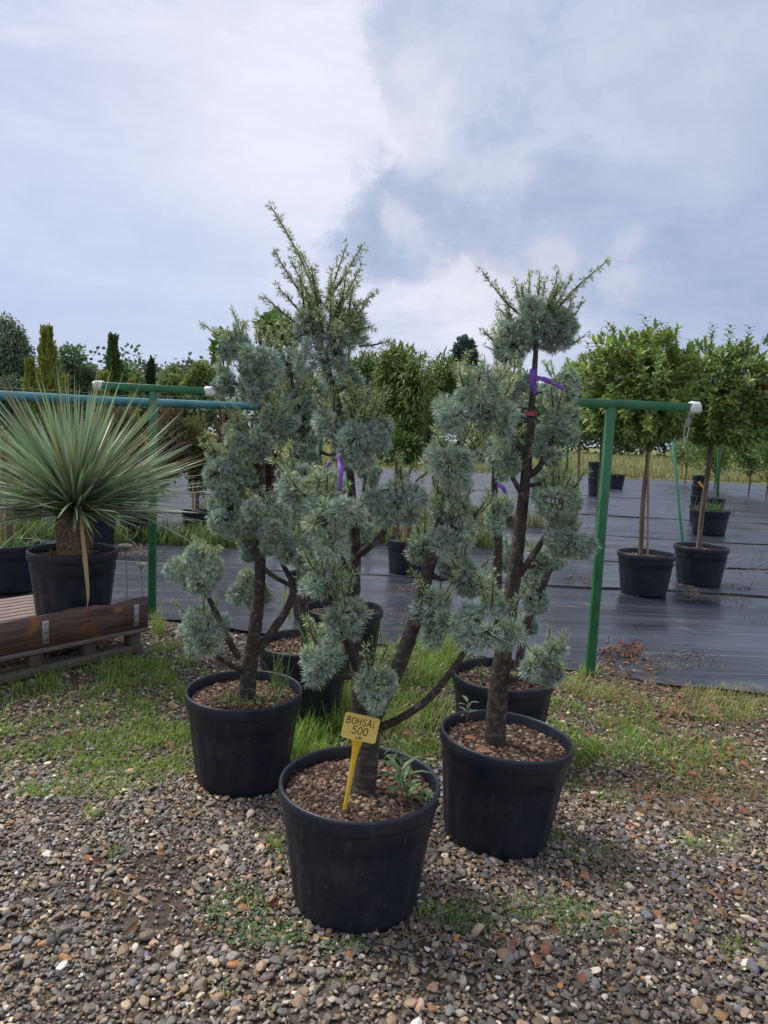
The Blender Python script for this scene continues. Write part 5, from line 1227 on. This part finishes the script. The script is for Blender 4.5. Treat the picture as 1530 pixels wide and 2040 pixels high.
def spire(label, px, pyt, pyb, wpx, Y, col, n=1400, Lf=.16, group='conical conifers in the background', name='conifer', zbase=None):
    top = np.array(at(px, pyt, Y)); s = Y / FPX; w = wpx / 2 * s; zb = .05; H = top[2] - zb
    g = (top[0], Y, .02); root = thing(name, label, 'tree', g, group)
    mb = MB(); t = rng.rand(n) ** .8; a = rng.uniform(0, 6.28, n); rad = w * (1 - t) ** .75 * (1 + .3 * np.sin(a * 3 + t * 9)) * rng.uniform(.35, 1.3, n) + .02 + .05 * w * np.sin(t * 40)
    P = np.stack([top[0] + rad * np.cos(a), Y + rad * np.sin(a), zb + H * t * .97], 1); D = nrm(np.stack([np.cos(a) * .4, np.sin(a) * .4, np.full(n, 1.1)], 1) + rdir(n) * .25)
    leaves(mb, P, D, rng.uniform(.6, 1.2, n) * Lf, Lf * .16, jit(col, n, .35), droop=-.1); kind(mb.build('crown', MT['dull_leaf'], root), 'stuff')
    mb = MB(); tube(mb, [np.array(g), np.array([top[0], Y, top[2] * .8])], [.04, .01], 7, 2); mb.build('trunk', MT['bark2'], root)
    return root
YEL = (0.24, .27, .045); DGR = (0.045, .080, .035)
spire('tall golden cypress with the ragged tip at the far left', 93, 652, 900, 62, 17, YEL, 2600, .2)
spire('smaller golden cypress at the left foot of the tall one', 60, 715, 900, 44, 16.5, YEL, 1300, .18)
spire('dark green pointed cypress left of the left T bar', 225, 668, 900, 44, 18, (0.085, .135, .035), 2200, .2)
spire('small golden conifer bush between the two tall cypresses', 130, 748, 900, 30, 16, YEL, 700, .16)
spire('faint golden conifer under the dark cypress', 208, 740, 900, 30, 16.5, YEL, 600, .16)
spire('yellow tipped conifer behind the left T bar', 264, 752, 900, 26, 16, (0.25, .27, .05), 500, .16)
# dark topiary column
shrub('topiary_tree', 'dark clipped column tree with a round top knob above the left T bar', 'tree', 298, 755, 18, 22, 90, DGR, 1300, .1, m='dull_leaf')
shrub('willow_tree', 'big drooping grey green willow at the left edge', 'tree', 20, 735, 30, 150, 210, (0.13, .19, .10), 11000, .2, up=-.7, m='dull_leaf', wf=.16)
for i, (x, y, w, h, lab) in enumerate(((150, 745, 110, 110, 'bushy tree between the golden cypresses'), (260, 760, 100, 80, 'round bush left of the topiary column'), (345, 765, 90, 75, 'rounded bush right of the topiary column'), (410, 760, 80, 80, 'bright bush behind the right end of the left T bar'), (30, 800, 120, 120, 'dark bush under the willow'), (200, 790, 80, 70, 'low bush behind the pipe'))):
    shrub('bush', lab, 'bush', x, y, 24 + 2 * (i % 3), w, h, ((0.15, .23, .10), (0.18, .26, .10), (0.21, .29, .10), (.25, .34, .10), (.10, .15, .08), (.14, .21, .09))[i], 4200, .15, 'background bushes beyond the pipe', m='dull_leaf')
shrub('sapling', 'thin broadleaf sapling peeping out left of the left cedar top', 'sapling', 445, 690, 9, 60, 70, (0.16, .26, .06), 260, .13)
# reddish brown thuja row behind the yucca
for i, (x, y, w, h) in enumerate(((250, 905, 100, 180), (330, 905, 100, 180), (395, 905, 95, 185), (460, 905, 95, 180), (180, 900, 100, 180), (110, 905, 100, 180), (525, 900, 95, 190), (35, 905, 110, 190))):
    shrub('thuja_bush', ['browned thuja left of the left T post', 'browned thuja right of the left T post', 'browned thuja with green top by the cedar needles', 'browned thuja hidden behind the left cedar', 'green brown thuja behind the yucca heart', 'thuja behind the left yucca leaves', 'rusty thuja seen between the cedar stems', 'dark thuja at the left frame edge'][i], 'bush', x, y, 9.6 + .4 * (i % 3), w, h, ((.14, .125, .06), (.13, .11, .06), (.16, .17, .055), (.12, .085, .05), (.12, .13, .05), (.12, .14, .05), (.16, .095, .05), (.09, .12, .045))[i], 4200, .085, 'thuja row behind the yucca', stem=False, up=.8, m='dull_leaf', wf=.18)
# green weed belt at the foot of the thujas
fm = MB()
for (x0, x1, Y, h, n_, col) in ((-200, 520, 8.8, .35, 2600, (.14, .22, .06)), (560, 1000, 9.5, .45, 1500, (.16, .20, .07)), (400, 1100, 12, .5, 1800, (.19, .21, .07))):
    xs_ = rng.uniform(x0, x1, n_); P = np.array([tuple(at(x, 1000, Y + rng.uniform(-.3, .5))) for x in xs_]); P[:, 2] = 0.01
    blades(fm, P, rng.uniform(.3, 1, n_) * h, .008, rng.uniform(.2, .9, n_), jit(col, n_, .35))
kind(fm.build('weed_belt', MT['grass']), 'stuff', 'rank weeds along the back of the fabric bay')
# oleander like shrubs centre
for (x, y, Y, w, h, lab, col) in ((800, 800, 8.0, 170, 250, 'large bright willow leaved shrub with strappy leaves, centre back', (.15, .22, .05)), (745, 790, 9.0, 130, 210, 'willow leaved shrub beside the front cedar pad', (.13, .20, .045)), (875, 800, 9.0, 120, 210, 'willow leaved shrub left of the upper right cedar pad', (.14, .205, .05)), (790, 885, 7.6, 120, 90, 'low leafy shrub in front of the centre willow leaved one', (.12, .20, .045))):
    shrub('willow_leaf_shrub', lab, 'shrub', x, y, Y, w, h, tuple(1.1 * q for q in col), 9000, .105, 'willow leaved shrubs', up=-.15, wf=.09)
shrub('conifer', 'dark blue green conifer poking above the centre shrubs', 'tree', 925, 745, 12, 75, 160, (.075, .12, .09), 3400, .10, m='dull_leaf', wf=.2)
shrub('sapling', 'green sapling behind the top pads of the left cedar', 'sapling', 560, 660, 9, 80, 70, (.14, .24, .06), 500, .14)
shrub('thicket_bush', 'tall weedy thicket at the right frame edge behind the fabric', 'bush', 1500, 890, 24, 130, 130, (.14, .22, .06), 3200, .2, m='dull_leaf', up=.8, wf=.15)
for i, (x, y, w, h, Y) in enumerate(((1430, 900, 110, 100, 27), (1535, 900, 130, 130, 22), (1370, 900, 100, 75, 30))):
    shrub('thicket_bush', ['leafy weed clump behind the pot stack at right', 'bright weed clump cut by the right frame edge', 'low pale weed clump left of the pot stack, beyond the fabric'][i], 'bush', x, y, Y, w, h, ((.17, .25, .075), (.16, .26, .07), (.20, .25, .09))[i], 2600, .16, m='dull_leaf', up=.8, wf=.14)
# meadow grass strips
fm = MB()
for (Y0, Y1, n_, h) in ((32.3, 36, 9000, .55), (36, 48, 9000, .7), (48, 90, 8000, .9)):
    y = rng.uniform(Y0, Y1, n_); x = rng.uniform(-.7, .7, n_) * y; P = np.stack([x, y, np.full(n_, .02)], 1); k = rng.rand(n_, 1); c = (k * np.array((.34, .30, .13)) + (1 - k) * np.array((.19, .23, .07))) * (1 + rng.uniform(-.2, .2, (n_, 1)))
    blades(fm, P, rng.uniform(.4, 1, n_) * h, .018 * y / 33, rng.uniform(.1, .7, n_), c, segs=2)
kind(fm.build('meadow_grass', MT['grass']), 'stuff', 'tall yellowish meadow grass beyond the fabric')
# distant woods as one mass
fm = MB()
for _ in range(190):
    x = rng.uniform(-105, 105); y = rng.uniform(95, 150); h = rng.uniform(9, 13) * y / 110
    foliage_cloud(fm, (x, y, h * .5), (rng.uniform(5, 9), 5, h * .55), 800, .75, np.array((.15, .205, .115)) * rng.uniform(.75, 1.25), lobes=7, wf=.4)
kind(fm.build('distant_woods', MT['far']), 'stuff', 'low green woods along the horizon')

# drop helper properties
for o in bpy.data.objects:
    if '_org' in o.keys(): del o['_org']
